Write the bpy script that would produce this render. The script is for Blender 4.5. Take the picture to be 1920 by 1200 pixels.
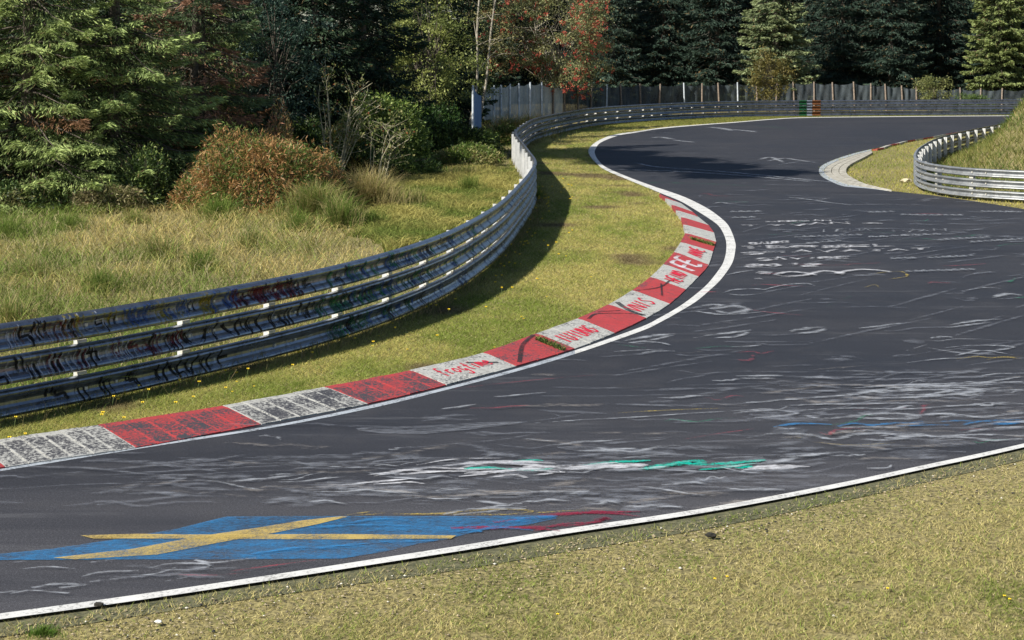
import bpy, math, random
import numpy as np
from mathutils import Vector
from mathutils.geometry import tessellate_polygon

for o in list(bpy.data.objects):
    bpy.data.objects.remove(o)
SC = bpy.context.scene
COL = SC.collection

# ------------------------------------------------------------------ camera
F, CH, HY = 3000.0, 4.54, 104.0          # focal length in photo pixels, eye height, horizon row
cd = bpy.data.cameras.new('camera')
cam = bpy.data.objects.new('camera', cd)
COL.objects.link(cam)
cam.location = (0, 0, CH)
cam.rotation_euler = (math.radians(90), 0, 0)
cd.sensor_width = 36.0
cd.lens = F / 1920 * 36.0
cd.shift_y = -(600 - HY) / 1920
cd.clip_end = 3000
SC.camera = cam

# ------------------------------------------------------------------ light
LX, LY, LZ = 1.03, 0.80, -1.10            # direction the sunlight travels
SUN_EL = math.atan2(-LZ, math.hypot(LX, LY))
SUN_AZ = math.atan2(-LX, -LY)
w = bpy.data.worlds.new("World")
SC.world = w
w.use_nodes = True
nt = w.node_tree
sky = nt.nodes.new('ShaderNodeTexSky')
sky.sky_type = 'NISHITA'
sky.sun_disc = False
sky.sun_elevation = SUN_EL
sky.sun_rotation = SUN_AZ % (2 * math.pi)
sky.air_density = 1.0
sky.dust_density = 0.6
sky.ozone_density = 1.5
nt.links.new(sky.outputs[0], nt.nodes['Background'].inputs[0])
nt.nodes['Background'].inputs[1].default_value = 0.062
sl = bpy.data.lights.new('sun', 'SUN')
sl.energy = 5.0
sl.angle = math.radians(0.5)
sl.color = (1.0, 0.93, 0.82)
sun = bpy.data.objects.new('sun', sl)
COL.objects.link(sun)
sun.rotation_euler = Vector((LX, LY, LZ)).to_track_quat('-Z', 'Y').to_euler()
sun.location = (-40, -40, 60)
SC.view_settings.view_transform = 'Standard'
SC.view_settings.look = 'None'
SC.view_settings.exposure = 0.58
SC.view_settings.gamma = 1.0
SC.view_settings.use_curve_mapping = False
SC.render.engine = 'CYCLES'
SC.cycles.max_bounces = 6
SC.cycles.transparent_max_bounces = 24

# ------------------------------------------------------------------ helpers
def P(px, py, h=0.0):
    """point of the photograph seen at height h above the flat ground"""
    Y = (CH - h) * F / (py - HY)
    return np.array([(px - 960) * Y / F, Y, h])

def tag(o, label=None, cat=None, group=None, kind=None):
    if label: o['label'] = label
    if cat: o['category'] = cat
    if group: o['group'] = group
    if kind: o['kind'] = kind
    return o

def empty(name, loc, label=None, cat=None, group=None, kind=None):
    o = bpy.data.objects.new(name, None)
    o.empty_display_size = 0.2
    o.location = loc
    COL.objects.link(o)
    return tag(o, label, cat, group, kind)

def link(name, me, parent=None, loc=None):
    o = bpy.data.objects.new(name, me)
    if loc is not None: o.location = loc
    if parent is not None:
        o.parent = parent
        if loc is None:
            o.location = (-parent.location[0], -parent.location[1], -parent.location[2])
    COL.objects.link(o)
    return o

def npmesh(name, V, faces, mat, col=None, smooth=False):
    """V (n,3); faces (m,k) array of one polygon size, or a list of such arrays; col (n,3) per vertex"""
    me = bpy.data.meshes.new(name)
    V = np.asarray(V, dtype=np.float32)
    if not isinstance(faces, list): faces = [faces]
    faces = [np.asarray(f, dtype=np.int32) for f in faces if len(f)]
    me.vertices.add(len(V))
    me.vertices.foreach_set('co', V.ravel())
    nl = sum(f.size for f in faces)
    npoly = sum(len(f) for f in faces)
    me.loops.add(nl)
    me.polygons.add(npoly)
    me.loops.foreach_set('vertex_index', np.concatenate([f.ravel() for f in faces]))
    tot = np.concatenate([np.full(len(f), f.shape[1], dtype=np.int32) for f in faces])
    st = np.concatenate([[0], np.cumsum(tot)[:-1]]).astype(np.int32)
    me.polygons.foreach_set('loop_start', st)
    me.polygons.foreach_set('loop_total', tot)
    me.polygons.foreach_set('use_smooth', np.full(npoly, bool(smooth)))
    me.update(calc_edges=True)
    if col is not None:
        a = me.color_attributes.new('Col', 'FLOAT_COLOR', 'POINT')
        c = np.ones((len(V), 4), dtype=np.float32)
        c[:, :3] = col
        a.data.foreach_set('color', c.ravel())
    if mat is not None:
        me.materials.append(mat)
    return me

class MB:
    """collects geometry for ONE mesh"""
    def __init__(s): s.v = []; s.f = {3: [], 4: []}; s.n = 0
    def add(s, V, faces):
        V = np.asarray(V, float)
        for f in faces: s.f[len(f)].append([i + s.n for i in f])
        s.v.append(V); s.n += len(V)
    def box(s, c, size, rz=0.0, R=None):
        x, y, z = [d / 2 for d in size]
        p = np.array([[-x,-y,-z],[x,-y,-z],[x,y,-z],[-x,y,-z],[-x,-y,z],[x,-y,z],[x,y,z],[-x,y,z]])
        if R is None:
            ca, sa = math.cos(rz), math.sin(rz)
            R = np.array([[ca,-sa,0],[sa,ca,0],[0,0,1]])
        s.add(p @ R.T + np.array(c), [(3,2,1,0),(4,5,6,7),(0,1,5,4),(1,2,6,5),(2,3,7,6),(3,0,4,7)])
    def tube(s, pts, radii, k=6, cap=True):
        pts = np.asarray(pts, float); n = len(pts)
        rings = []
        for i in range(n):
            d = pts[min(i+1, n-1)] - pts[max(i-1, 0)]
            d = d / (np.linalg.norm(d) + 1e-9)
            a = np.cross(d, [0, 0, 1.0]) if abs(d[2]) < .95 else np.cross(d, [0, 1.0, 0])
            a /= np.linalg.norm(a); b = np.cross(d, a)
            r = radii[i] if hasattr(radii, '__len__') else radii
            for j in range(k):
                t = 2 * math.pi * j / k
                rings.append(pts[i] + r * (math.cos(t) * a + math.sin(t) * b))
        fs = []
        for i in range(n - 1):
            for j in range(k):
                fs.append((i*k+j, i*k+(j+1) % k, (i+1)*k+(j+1) % k, (i+1)*k+j))
        s.add(rings, fs)
    def mesh(s, name, mat, smooth=False, col=None):
        V = np.concatenate(s.v)
        return npmesh(name, V, [np.array(s.f[3]), np.array(s.f[4])], mat, col, smooth)

def vnoise(x, y, scale, seed=0):
    rs = np.random.RandomState(seed); L = rs.rand(64, 64)
    u, v = np.asarray(x) / scale + 1000, np.asarray(y) / scale + 1000
    i, j = np.floor(u).astype(int), np.floor(v).astype(int)
    a, b = u - i, v - j
    a = a*a*(3-2*a); b = b*b*(3-2*b)
    g = lambda p, q: L[p % 64, q % 64]
    return (g(i,j)*(1-a)*(1-b) + g(i+1,j)*a*(1-b) + g(i,j+1)*(1-a)*b + g(i+1,j+1)*a*b)

def fbm(x, y, scale, seed=0):
    return (vnoise(x,y,scale,seed)*.5 + vnoise(x,y,scale*.45,seed+1)*.3 + vnoise(x,y,scale*.2,seed+2)*.2)

def catmull(pts, n=8):
    pts = np.asarray(pts, float)
    p = np.vstack([2*pts[0]-pts[1], pts, 2*pts[-1]-pts[-2]])
    out = []
    for i in range(1, len(p)-2):
        for k in range(n):
            t = k / n
            out.append(.5*((2*p[i]) + (-p[i-1]+p[i+1])*t + (2*p[i-1]-5*p[i]+4*p[i+1]-p[i+2])*t*t + (-p[i-1]+3*p[i]-3*p[i+1]+p[i+2])*t**3))
    out.append(p[-2])
    return np.array(out)

def resample(pts, step):
    d = np.r_[0, np.cumsum(np.linalg.norm(np.diff(pts, axis=0), axis=1))]
    n = max(2, int(d[-1] / step) + 1)
    s = np.linspace(0, d[-1], n)
    return np.stack([np.interp(s, d, pts[:, k]) for k in range(pts.shape[1])], axis=1), s

def smooth_line(pts, win):
    q = pts.copy(); 
    for _ in range(3):
        ker = np.ones(2*win+1) / (2*win+1)
        for k in range(pts.shape[1]):
            pad = np.r_[2*q[0,k]-q[win:0:-1,k], q[:,k], 2*q[-1,k]-q[-2:-win-2:-1,k]]
            q[:,k] = np.convolve(pad, ker, 'valid')
    return q

def inpoly(x, y, poly):
    poly = np.asarray(poly)[:, :2]; c = np.zeros(len(x), bool); j = len(poly)-1
    for i in range(len(poly)):
        xi, yi = poly[i]; xj, yj = poly[j]
        m = ((yi > y) != (yj > y))
        with np.errstate(divide='ignore', invalid='ignore'):
            c ^= m & (x < (xj-xi)*(y-yi)/(yj-yi) + xi)
        j = i
    return c

# ------------------------------------------------------------------ materials
def newmat(name):
    m = bpy.data.materials.new(name); m.use_nodes = True
    return m, m.node_tree.nodes, m.node_tree.links, m.node_tree.nodes['Principled BSDF']

def noise_node(N, L, scale, detail=4, vec=None, rough=.6, sc=None, rot=0):
    t = N.new('ShaderNodeTexNoise'); t.inputs['Scale'].default_value = scale
    t.inputs['Detail'].default_value = detail; t.inputs['Roughness'].default_value = rough
    src = vec
    if src is None:
        g = N.new('ShaderNodeNewGeometry'); src = g.outputs['Position']
    if sc is not None or rot:
        mp = N.new('ShaderNodeMapping'); mp.inputs['Scale'].default_value = sc or (1,1,1)
        mp.inputs['Rotation'].default_value = (0, 0, rot)
        L.new(src, mp.inputs['Vector']); src = mp.outputs[0]
    L.new(src, t.inputs['Vector'])
    return t

def ramp(N, L, src, stops):
    r = N.new('ShaderNodeValToRGB'); L.new(src, r.inputs[0])
    e = r.color_ramp.elements
    e[0].position, e[0].color = stops[0][0], (*stops[0][1], 1)
    e[1].position, e[1].color = stops[-1][0], (*stops[-1][1], 1)
    for p, c in stops[1:-1]:
        x = e.new(p); x.color = (*c, 1)
    return r

def mix(N, L, fac, a, b, mode='MIX'):
    m = N.new('ShaderNodeMix'); m.data_type = 'RGBA'; m.blend_type = mode
    if isinstance(fac, (int, float)): m.inputs[0].default_value = fac
    else: L.new(fac, m.inputs[0])
    for i, v in ((6, a), (7, b)):
        if isinstance(v, tuple): m.inputs[i].default_value = (*v, 1)
        else: L.new(v, m.inputs[i])
    return m.outputs[2]

def bump(N, L, B, h, strength, dist=.01):
    b = N.new('ShaderNodeBump'); b.inputs['Strength'].default_value = strength
    b.inputs['Distance'].default_value = dist
    L.new(h, b.inputs['Height']); L.new(b.outputs[0], B.inputs['Normal'])

def basic(name, c1, c2=None, rough=.7, metal=0, scale=5, bmp=0, spec=.5, lo=.35, hi=.65):
    m, N, L, B = newmat(name)
    B.inputs['Roughness'].default_value = rough; B.inputs['Metallic'].default_value = metal
    B.inputs['Specular IOR Level'].default_value = spec
    t = noise_node(N, L, scale, 6)
    r = ramp(N, L, t.outputs[0], [(lo, c1), (hi, c2 or c1)])
    L.new(r.outputs[0], B.inputs['Base Color'])
    if bmp: bump(N, L, B, t.outputs[0], bmp)
    return m

def leafmat(name, trans=.35, rough=.55, spec=.35, tint=(1,1,1)):
    m, N, L, B = newmat(name)
    a = N.new('ShaderNodeAttribute'); a.attribute_name = 'Col'
    colr = mix(N, L, 1.0, a.outputs[0], tint, 'MULTIPLY')
    L.new(colr, B.inputs['Base Color']); B.inputs['Roughness'].default_value = rough
    B.inputs['Specular IOR Level'].default_value = spec
    tr = N.new('ShaderNodeBsdfTranslucent'); L.new(colr, tr.inputs[0])
    ms = N.new('ShaderNodeMixShader'); ms.inputs[0].default_value = trans
    L.new(B.outputs[0], ms.inputs[1]); L.new(tr.outputs[0], ms.inputs[2])
    L.new(ms.outputs[0], N['Material Output'].inputs[0])
    return m

def paintmat(name, col, cover=.8, scale=60, soft=.12, rough=.7, big=3.0, stretch=None):
    """worn paint or chalk: where it is worn away the asphalt shows through"""
    m, N, L, B = newmat(name)
    B.inputs['Roughness'].default_value = rough
    B.inputs['Specular IOR Level'].default_value = .25
    t = noise_node(N, L, scale, 3, rough=.7, sc=stretch)
    t2 = noise_node(N, L, big, 4)
    c = mix(N, L, t2.outputs[0], tuple(x*.75 for x in col), tuple(min(1, x*1.12) for x in col))
    L.new(c, B.inputs['Base Color'])
    ad = N.new('ShaderNodeMath'); ad.operation = 'ADD'; L.new(t.outputs[0], ad.inputs[0])
    sc = N.new('ShaderNodeMath'); sc.operation = 'MULTIPLY_ADD'; L.new(t2.outputs[0], sc.inputs[0])
    sc.inputs[1].default_value = .55; sc.inputs[2].default_value = -.275
    t3 = noise_node(N, L, 5.5, 5, rough=.75, sc=(.45, 1, 1)); s3 = N.new('ShaderNodeMath'); s3.operation = 'MULTIPLY_ADD'; L.new(t3.outputs[0], s3.inputs[0])
    s3.inputs[1].default_value = 1.15*(1.12-cover)**.5; s3.inputs[2].default_value = -.575*(1.12-cover)**.5
    s4 = N.new('ShaderNodeMath'); s4.operation = 'ADD'; L.new(sc.outputs[0], s4.inputs[0]); L.new(s3.outputs[0], s4.inputs[1])
    wa = N.new('ShaderNodeAttribute'); wa.attribute_name = 'wear'; s5 = N.new('ShaderNodeMath'); s5.operation = 'MULTIPLY_ADD'; L.new(wa.outputs['Fac'], s5.inputs[0]); s5.inputs[1].default_value = -.29; L.new(s4.outputs[0], s5.inputs[2])
    L.new(s5.outputs[0], ad.inputs[1])
    th = .5 + (.5 - cover) * .45
    mr = N.new('ShaderNodeMapRange'); L.new(ad.outputs[0], mr.inputs[0])
    mr.inputs[1].default_value = th - soft; mr.inputs[2].default_value = th + soft
    mr.inputs[4].default_value = min(1, cover * 1.15)
    L.new(mr.outputs[0], B.inputs['Alpha'])
    return m

def asphalt():
    m, N, L, B = newmat('asphalt')
    fine = noise_node(N, L, 95, 2, rough=.8)
    grit = noise_node(N, L, 38, 3, rough=.85)
    mid = noise_node(N, L, 1.2, 5, rough=.65)
    big = noise_node(N, L, .16, 3)
    lane = noise_node(N, L, 1.0, 6, sc=(.05, .8, 1), rot=math.radians(-30), rough=.62)
    # the strip nearest the camera carries no rubber: metres from the near edge line
    g = N.new('ShaderNodeNewGeometry'); vm = N.new('ShaderNodeVectorMath'); vm.operation = 'DOT_PRODUCT'
    L.new(g.outputs['Position'], vm.inputs[0]); vm.inputs[1].default_value = (-.42, .905, 0)
    ad = N.new('ShaderNodeMath'); ad.operation = 'MULTIPLY_ADD'; L.new(lane.outputs[0], ad.inputs[0]); ad.inputs[1].default_value = 2.6; L.new(vm.outputs['Value'], ad.inputs[2])
    mr = N.new('ShaderNodeMapRange'); L.new(ad.outputs[0], mr.inputs[0]); mr.inputs[1].default_value = 14.9; mr.inputs[2].default_value = 20.0
    base = ramp(N, L, big.outputs[0], [(.35, (.029, .034, .047)), (.65, (.046, .048, .058))])
    c = mix(N, L, mr.outputs[0], (.084, .085, .097), base.outputs[0])
    rub = ramp(N, L, lane.outputs[0], [(.42, (0,0,0)), (.66, (.8,.8,.8))])
    c = mix(N, L, rub.outputs[0], c, (.027, .030, .040))
    c = mix(N, L, ramp(N, L, mid.outputs[0], [(.52, (0,0,0)), (.8, (.5,.5,.5))]).outputs[0], c, (.075, .074, .080))
    sp = ramp(N, L, fine.outputs[0], [(.40, (.5,.5,.5)), (.58, (1.1,1.1,1.1)), (.72, (2.4,2.4,2.4))])
    c = mix(N, L, 1.0, c, sp.outputs[0], 'MULTIPLY')
    sp2 = ramp(N, L, grit.outputs[0], [(.38, (.65,.65,.65)), (.55, (1,1,1)), (.70, (1.7,1.7,1.7))])
    c = mix(N, L, 1.0, c, sp2.outputs[0], 'MULTIPLY')
    dust = noise_node(N, L, 1.6, 9, sc=(.16, 1.3, 1), rot=math.radians(-8), rough=.78)
    c = mix(N, L, ramp(N, L, dust.outputs[0], [(.55, (0,0,0)), (.76, (.45,.45,.45))]).outputs[0], c, (.17, .175, .19))
    L.new(c, B.inputs['Base Color'])
    B.inputs['Roughness'].default_value = .75
    B.inputs['Specular IOR Level'].default_value = .3
    bump(N, L, B, fine.outputs[0], .6, .006)
    return m

def rail_metal(name, c1, c2, rough, metal, dirt=.5):
    m, N, L, B = newmat(name)
    t = noise_node(N, L, 2.5, 7, rough=.7)
    s = noise_node(N, L, 9, 5, sc=(1, 1, .12), rough=.7)
    c = ramp(N, L, t.outputs[0], [(.3, c1), (.7, c2)]).outputs[0]
    c = mix(N, L, ramp(N, L, s.outputs[0], [(.52, (0,0,0)), (.75, (dirt,)*3)]).outputs[0], c, (.075, .06, .045))
    L.new(c, B.inputs['Base Color'])
    B.inputs['Metallic'].default_value = metal
    r = N.new('ShaderNodeMapRange'); L.new(t.outputs[0], r.inputs[0])
    r.inputs[3].default_value = rough - .1; r.inputs[4].default_value = rough + .15
    L.new(r.outputs[0], B.inputs['Roughness'])
    return m

def kerbmat(name, col, wear, rough=.7):
    m, N, L, B = newmat(name)
    t = noise_node(N, L, 26, 5, rough=.75)
    b = noise_node(N, L, 2.2, 4)
    g = N.new('ShaderNodeMath'); g.operation = 'MULTIPLY_ADD'
    L.new(b.outputs[0], g.inputs[0]); g.inputs[1].default_value = .5; L.new(t.outputs[0], g.inputs[2])
    hi = .98 - wear * .28
    k = ramp(N, L, g.outputs[0], [(hi - .05, (0,0,0)), (hi + .09, (1,1,1))])
    base = ramp(N, L, b.outputs[0], [(.3, tuple(x*.8 for x in col)), (.7, col)])
    gr_ = noise_node(N, L, 7, 5, rough=.7)
    dirty = mix(N, L, ramp(N, L, gr_.outputs[0], [(.45, (0,0,0)), (.72, (.55,.55,.55))]).outputs[0], base.outputs[0], tuple(x*.35+.03 for x in col))
    c = mix(N, L, k.outputs[0], dirty, (.05, .052, .062))
    L.new(c, B.inputs['Base Color']); B.inputs['Roughness'].default_value = rough
    B.inputs['Specular IOR Level'].default_value = .3
    bump(N, L, B, t.outputs[0], .5, .008)
    return m

M = {}
M['asphalt'] = asphalt()
M['soil'] = basic('dry_thatch_soil', (.07, .06, .025), (.36, .31, .13), .95, scale=24, bmp=.8)
M['shoulder'] = basic('old_tarmac_shoulder', (.045, .05, .025), (.16, .155, .085), .9, scale=22, bmp=.8)
M['line'] = paintmat('white_road_paint', (.66, .67, .66), .93, 26, .16, .6)
M['line_thin'] = paintmat('thin_worn_road_paint', (.42, .47, .53), .84, 30, .16, .6)
M['chalk'] = paintmat('white_chalk', (.50, .54, .60), .60, 30, .22, stretch=(.22, 1, 1))
M['chalk_hard'] = paintmat('white_spray_paint', (.66, .68, .73), .74, 30, .2, stretch=(.3, 1, 1))
M['chalk_faint'] = paintmat('faint_chalk', (.34, .37, .43), .36, 22, .30, stretch=(.22, 1, 1))
M['chalk_warm'] = paintmat('cream_worn_chalk', (.40, .37, .34), .38, 40, .18, stretch=(.2, 1, 1))
M['blue'] = paintmat('blue_road_paint', (.035, .23, .52), .54, 40, .26, big=1.2, stretch=(.5, 1.3, 1))
M['blue_bright'] = paintmat('bright_blue_paint', (.035, .24, .55), .66, 36, .22, stretch=(.3,1,1))
M['yellow'] = paintmat('yellow_road_paint', (.56, .42, .13), .70, 46, .24)
M['yellow_faint'] = paintmat('faint_yellow_paint', (.55, .42, .08), .55, 50, .16)
M['teal'] = paintmat('teal_spray_paint', (.0, .42, .32), .88, 36, .14)
M['teal_faint'] = paintmat('faint_green_chalk', (.03, .30, .16), .45, 40, .18)
M['red'] = paintmat('dark_red_spray_paint', (.28, .025, .06), .68, 36, .18)
M['red_faint'] = paintmat('faint_red_chalk', (.42, .06, .09), .5, 40, .2)
M['steel_dark'] = rail_metal('weathered_dark_steel', (.16, .18, .225), (.36, .39, .45), .27, .9, .85)
M['steel_pale'] = rail_metal('pale_galvanised_steel', (.20, .22, .24), (.38, .40, .41), .45, .5, .6)
M['post'] = rail_metal('galvanised_post_steel', (.5, .52, .52), (.72, .73, .72), .55, .2, .35)
M['spacer'] = basic('pale_spacer_plate', (.46, .45, .38), (.66, .65, .58), .5, scale=8)
M['bark'] = basic('grey_brown_bark', (.045, .036, .028), (.15, .13, .105), .9, scale=14, bmp=.8)
M['bark_pale'] = basic('pale_smooth_bark', (.20, .18, .14), (.42, .39, .32), .85, scale=10, bmp=.4)
M['woodpost'] = basic('weathered_fence_wood', (.15,.115,.09), (.33,.27,.22), .85, scale=12, bmp=.4)
M['bluepost'] = basic('blue_grey_fence_post', (.42, .48, .54), (.62, .68, .74), .6, scale=6)
M['needle'] = leafmat('spruce_needles', .18, .6, .2)
M['leaf'] = leafmat('broad_leaves', .30, .5, .35)
M['grass'] = leafmat('grass_blades', .35, .7, .12)
M['stone'] = leafmat('gravel_stone', 0.0, .8, .3)
M['petal'] = basic('yellow_petals', (.80, .55, .02), (.9, .68, .03), .6, scale=30)
M['stem'] = basic('green_stem', (.08, .13, .03), (.12, .17, .05), .7, scale=30)
M['clod'] = basic('dark_earth_clod', (.012, .012, .010), (.035, .033, .026), .95, scale=30, bmp=1)

# ------------------------------------------------------------------ ground sheets
g = 900
gm = npmesh('ground', [[-g, -60, -.03], [g, -60, -.03], [g, 2*g, -.03], [-g, 2*g, -.03]], np.array([[0,1,2,3]]), M['soil'])
tag(link('ground', gm), kind='structure')

def PL(lst, h=0.0, n=6):
    return catmull([P(x, y, h) for x, y in lst], n)

# road-side edge and verge-side edge of the painted line on the left of the track
L_in = [(-260,926),(0,884),(260,842),(515,801.5),(700,765),(835,732),(968,697),(1078,664),(1200,622),(1237,605),(1275,584),(1306,565),(1331,544),(1350,526),(1366,505),(1375,488),(1379,467),(1379,457),(1374,440),(1365,422),(1350,407.5),(1325,390),(1287,371),(1250,357.5),(1227,350),(1177,331.5),(1137,314),(1123,302),(1116,290),(1116,281),(1127,267),(1160,254.2),(1193,248.6),(1243,241),(1310,235),(1377,230),(1447,224.3),(1513,221),(1697,219),(1920,217.3),(2300,214)]
L_out = [(-260,921),(0,880),(260,837.5),(515,797.5),(700,759),(835,727),(968,691.5),(1078,657.5),(1200,614),(1237,596),(1275,574),(1306,551),(1329,530),(1350,503),(1357,490),(1361,475),(1362,459),(1359,444),(1350,427),(1337,415),(1306,395),(1275,377),(1237,361.5),(1200,346.5),(1177,337),(1137,320),(1121,309),(1108,295),(1103,283),(1110,272),(1127,261),(1153,252.2),(1193,246.4),(1243,239.2),(1310,233.7),(1377,228.8),(1447,223.2),(1513,220),(1697,218),(1920,216.4),(2300,213.2)]
lin, lout = PL(L_in), PL(L_out)
# near edge line (bottom of the photograph)
N_top = [(-700,1240),(-300,1190),(0,1151),(240,1118),(480,1083),(700,1049),(880,1021),(1060,992),(1311,955),(1560,909),(1740,871),(1920,832),(2300,742),(2800,610)]
N_bot = [(-700,1254),(-300,1203),(0,1162),(240,1129),(480,1093),(700,1059),(880,1031),(1060,1001.5),(1311,963.5),(1560,917),(1740,878.5),(1920,839),(2300,748),(2800,615)]
ntop, nbot = PL(N_top), PL(N_bot)
# inside edge of the far bend on the right
R_edge = [(2250,450),(2050,415),(1920,392),(1825,377),(1750,366.5),(1717,363),(1667,357.5),(1633,353),(1578,347.5),(1555,338.5),(1540,330),(1535.5,320),(1542,310),(1567,298.5),(1600,288),(1633,280),(1660,274),(1700,266),(1742,258),(1790,249),(1830,242),(1870,234),(1905,228),(1980,223.5),(2300,218.5)]
redge = PL(R_edge)

def polymesh(name, loop, z, mat):
    loop = np.asarray(loop).copy(); loop[:, 2] = z
    tri = tessellate_polygon([[Vector(p) for p in loop]])
    V = loop
    T = []
    for a, b, c in tri:
        n = np.cross(V[b][:2]-V[a][:2], V[c][:2]-V[a][:2])
        T.append((a, b, c) if n > 0 else (a, c, b))
    return npmesh(name, V, np.array(T), mat)

# kerb outline, stripe joints (verge side / road side) from the left to the tip
KJ = [((-350,876),(-290,930)),((-50,831),(10,875)),((184,796),(255,838)),((417,760),(490,794.5)),((608,725),(690,756)),((768,694),(837,721)),((906,661),(968,686)),((1005,625),(1078,653)),((1083,597),(1153,624)),((1140,571),(1212,596)),((1185,544),(1256,569)),((1219,519),(1286,542)),((1244,495),(1310,518)),((1264,472),(1329,496)),((1276,454),(1337,471)),((1285,437),(1343,453)),((1281,421),(1339,436)),((1277,407),(1329,422)),((1267,394),(1309,406)),((1259,384),(1299,397)),((1247,372),(1277,381)),((1236,363.5),(1246,367))]
KH0, KH1 = .018, .085
kin = [P(a[0], a[1], KH1) for a, b in KJ]
kout = [P(b[0], b[1], KH0) for a, b in KJ]
NS = 6
kin_c, kout_c = catmull(kin, NS), catmull(kout, NS)

ki = np.array([p[:2] for p in kin_c]); ko = kout_c
# the asphalt reaches the kerb where there is one, and the line's verge edge elsewhere
edge_left = np.vstack([[P(-700, 985)], kin_c * [1, 1, 0] * .5 + kout_c * [1, 1, 0] * .5])
rest = lout[[i for i in range(len(lout)) if lout[i][1] > P(0, 364)[1]]]
far_pt = np.array([[60, P(2300, 213.2)[1], 0]])
road_loop = np.vstack([edge_left, rest, redge[::-1], np.array([[30., 34, 0], [34., 28, 0]]), nbot[::-1]])
road = link('road', polymesh('road', road_loop, 0.0, M['asphalt']))
tag(road, 'dark asphalt race track sweeping through an S bend', kind='structure')

def ribbon(name, a, b, z, mat, parent):
    a, b = np.asarray(a).copy(), np.asarray(b).copy()
    a[:, 2] = z; b[:, 2] = z
    n = len(a); V = np.vstack([a, b])
    i = np.arange(n-1)
    Fc = np.stack([i, i+1, i+1+n, i+n], axis=1)
    # make it face up
    e = np.cross((V[1]-V[0])[:2], (V[n]-V[0])[:2])
    if e < 0: Fc = Fc[:, ::-1]
    return link(name, npmesh(name, V, Fc, mat), parent)

k0 = 4 * 6 + 0
sep = 7 * 6
ribbon('edge_line', lin[:sep+1], lout[:sep+1], .004, M['line_thin'], road)['label'] = 'thin bluish worn edge line beside the left kerb'
ribbon('edge_line', lin[sep:], lout[sep:], .004, M['line'], road)['label'] = 'white edge line round the apex and the far bend'
ribbon('edge_line', ntop, nbot, .004, M['line'], road)['label'] = 'straight white edge line in front of the near verge'
sh = nbot.copy(); sh2 = PL([(-700,1300),(-300,1235),(0,1189),(240,1152),(480,1116),(700,1086),(880,1060),(1060,1030),(1311,989),(1560,939),(1740,899),(1920,858),(2300,768),(2800,633)])
so = ribbon('road_shoulder', sh, sh2, -.024, M['shoulder'], None)
tag(so, 'narrow dark mossy tarmac shoulder below the near white line', kind='structure')
# grey line and pavers on the inside of the right bend
Rl_in = [(1667,358.6),(1633,354.2),(1600,351.3),(1578,348.6),(1555,339),(1540,330),(1535.5,320),(1542,310),(1567,298.5),(1600,288),(1633,280)]
Rl_out = [(1667,357.2),(1633,351.7),(1600,347),(1584,344),(1562,335.5),(1549,328),(1545,320),(1551,311.5),(1572,301),(1603,290.5),(1635,281.5)]
ribbon('edge_line', PL(Rl_in), PL(Rl_out), .006, M['line_thin'], road)['label'] = 'grey edge line round the right hand kerb'

# ------------------------------------------------------------------ kerbs
kred = [kerbmat('kerb_red_%s' % n, (.46, .055, .06), w_) for n, w_ in (('worn', .98), ('used', .72), ('fresh', .42))]
kwhite = [kerbmat('kerb_white_%s' % n, (.50, .51, .49), w_) for n, w_ in (('worn', 1.02), ('used', .66), ('fresh', .45))]
for i_, m_ in enumerate(kred): M['kr%d' % i_] = m_
kerb = empty('kerb', kout[4], 'red and white striped concrete kerb on the left apex', None, None, 'structure')

def slab_mesh(name, a0, a1, b0, b1, mat, clean, rim=.035, gap=.012, lip=.05, drop=.12):
    """a = verge side (high), b = road side (low); 0/1 = start/end; the top has a flat lip on the high side"""
    def inset(p, q, d):
        v = q - p; l = np.linalg.norm(v); return p + v * min(.2, d / l)
    A0, A1 = inset(a0, a1, gap/2), inset(a1, a0, gap/2)
    B0, B1 = inset(b0, b1, gap/2), inset(b1, b0, gap/2)
    m0, m1 = A0 + (B0-A0)*.16, A1 + (B1-A1)*.16
    m0 = m0 + [0,0,.012]; m1 = m1 + [0,0,.012]
    lo = np.array([0, 0, -drop])
    V = np.array([A0, A1, m0, m1, B0, B1, A0+lo, A1+lo, B0+lo, B1+lo])
    def mixp(u, v):
        return (m0*(1-u)+m1*u)*(1-v) + (B0*(1-u)+B1*u)*v
    du = min(.12, rim/np.linalg.norm(m1-m0)); dv = min(.12, rim*1.3/np.linalg.norm(B0-m0))
    I = [mixp(du, dv*.3), mixp(1-du, dv*.3), mixp(1-du, 1-dv), mixp(du, 1-dv)]
    mb = MB()
    mb.add(np.vstack([V, I]), [(0,2,3,1), (4,8,9,5), (1,7,6,0), (2,10,11,3), (3,11,12,5), (5,12,13,4), (4,13,10,2)])
    mb.add(V[[0,6,8,4,2]], [(0,1,2,3),(0,3,4)]); mb.add(V[[1,5,9,7,3]], [(0,1,2,3),(0,4,1)])
    mb.add(I, [(0,3,2,1)])
    me = mb.mesh(name, clean)
    me.materials.append(mat)
    nt_ = len(mb.f[3]); a = np.zeros(len(me.polygons), dtype=np.int32); a[-1] = 1
    me.polygons.foreach_set('material_index', a)
    return me

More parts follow.
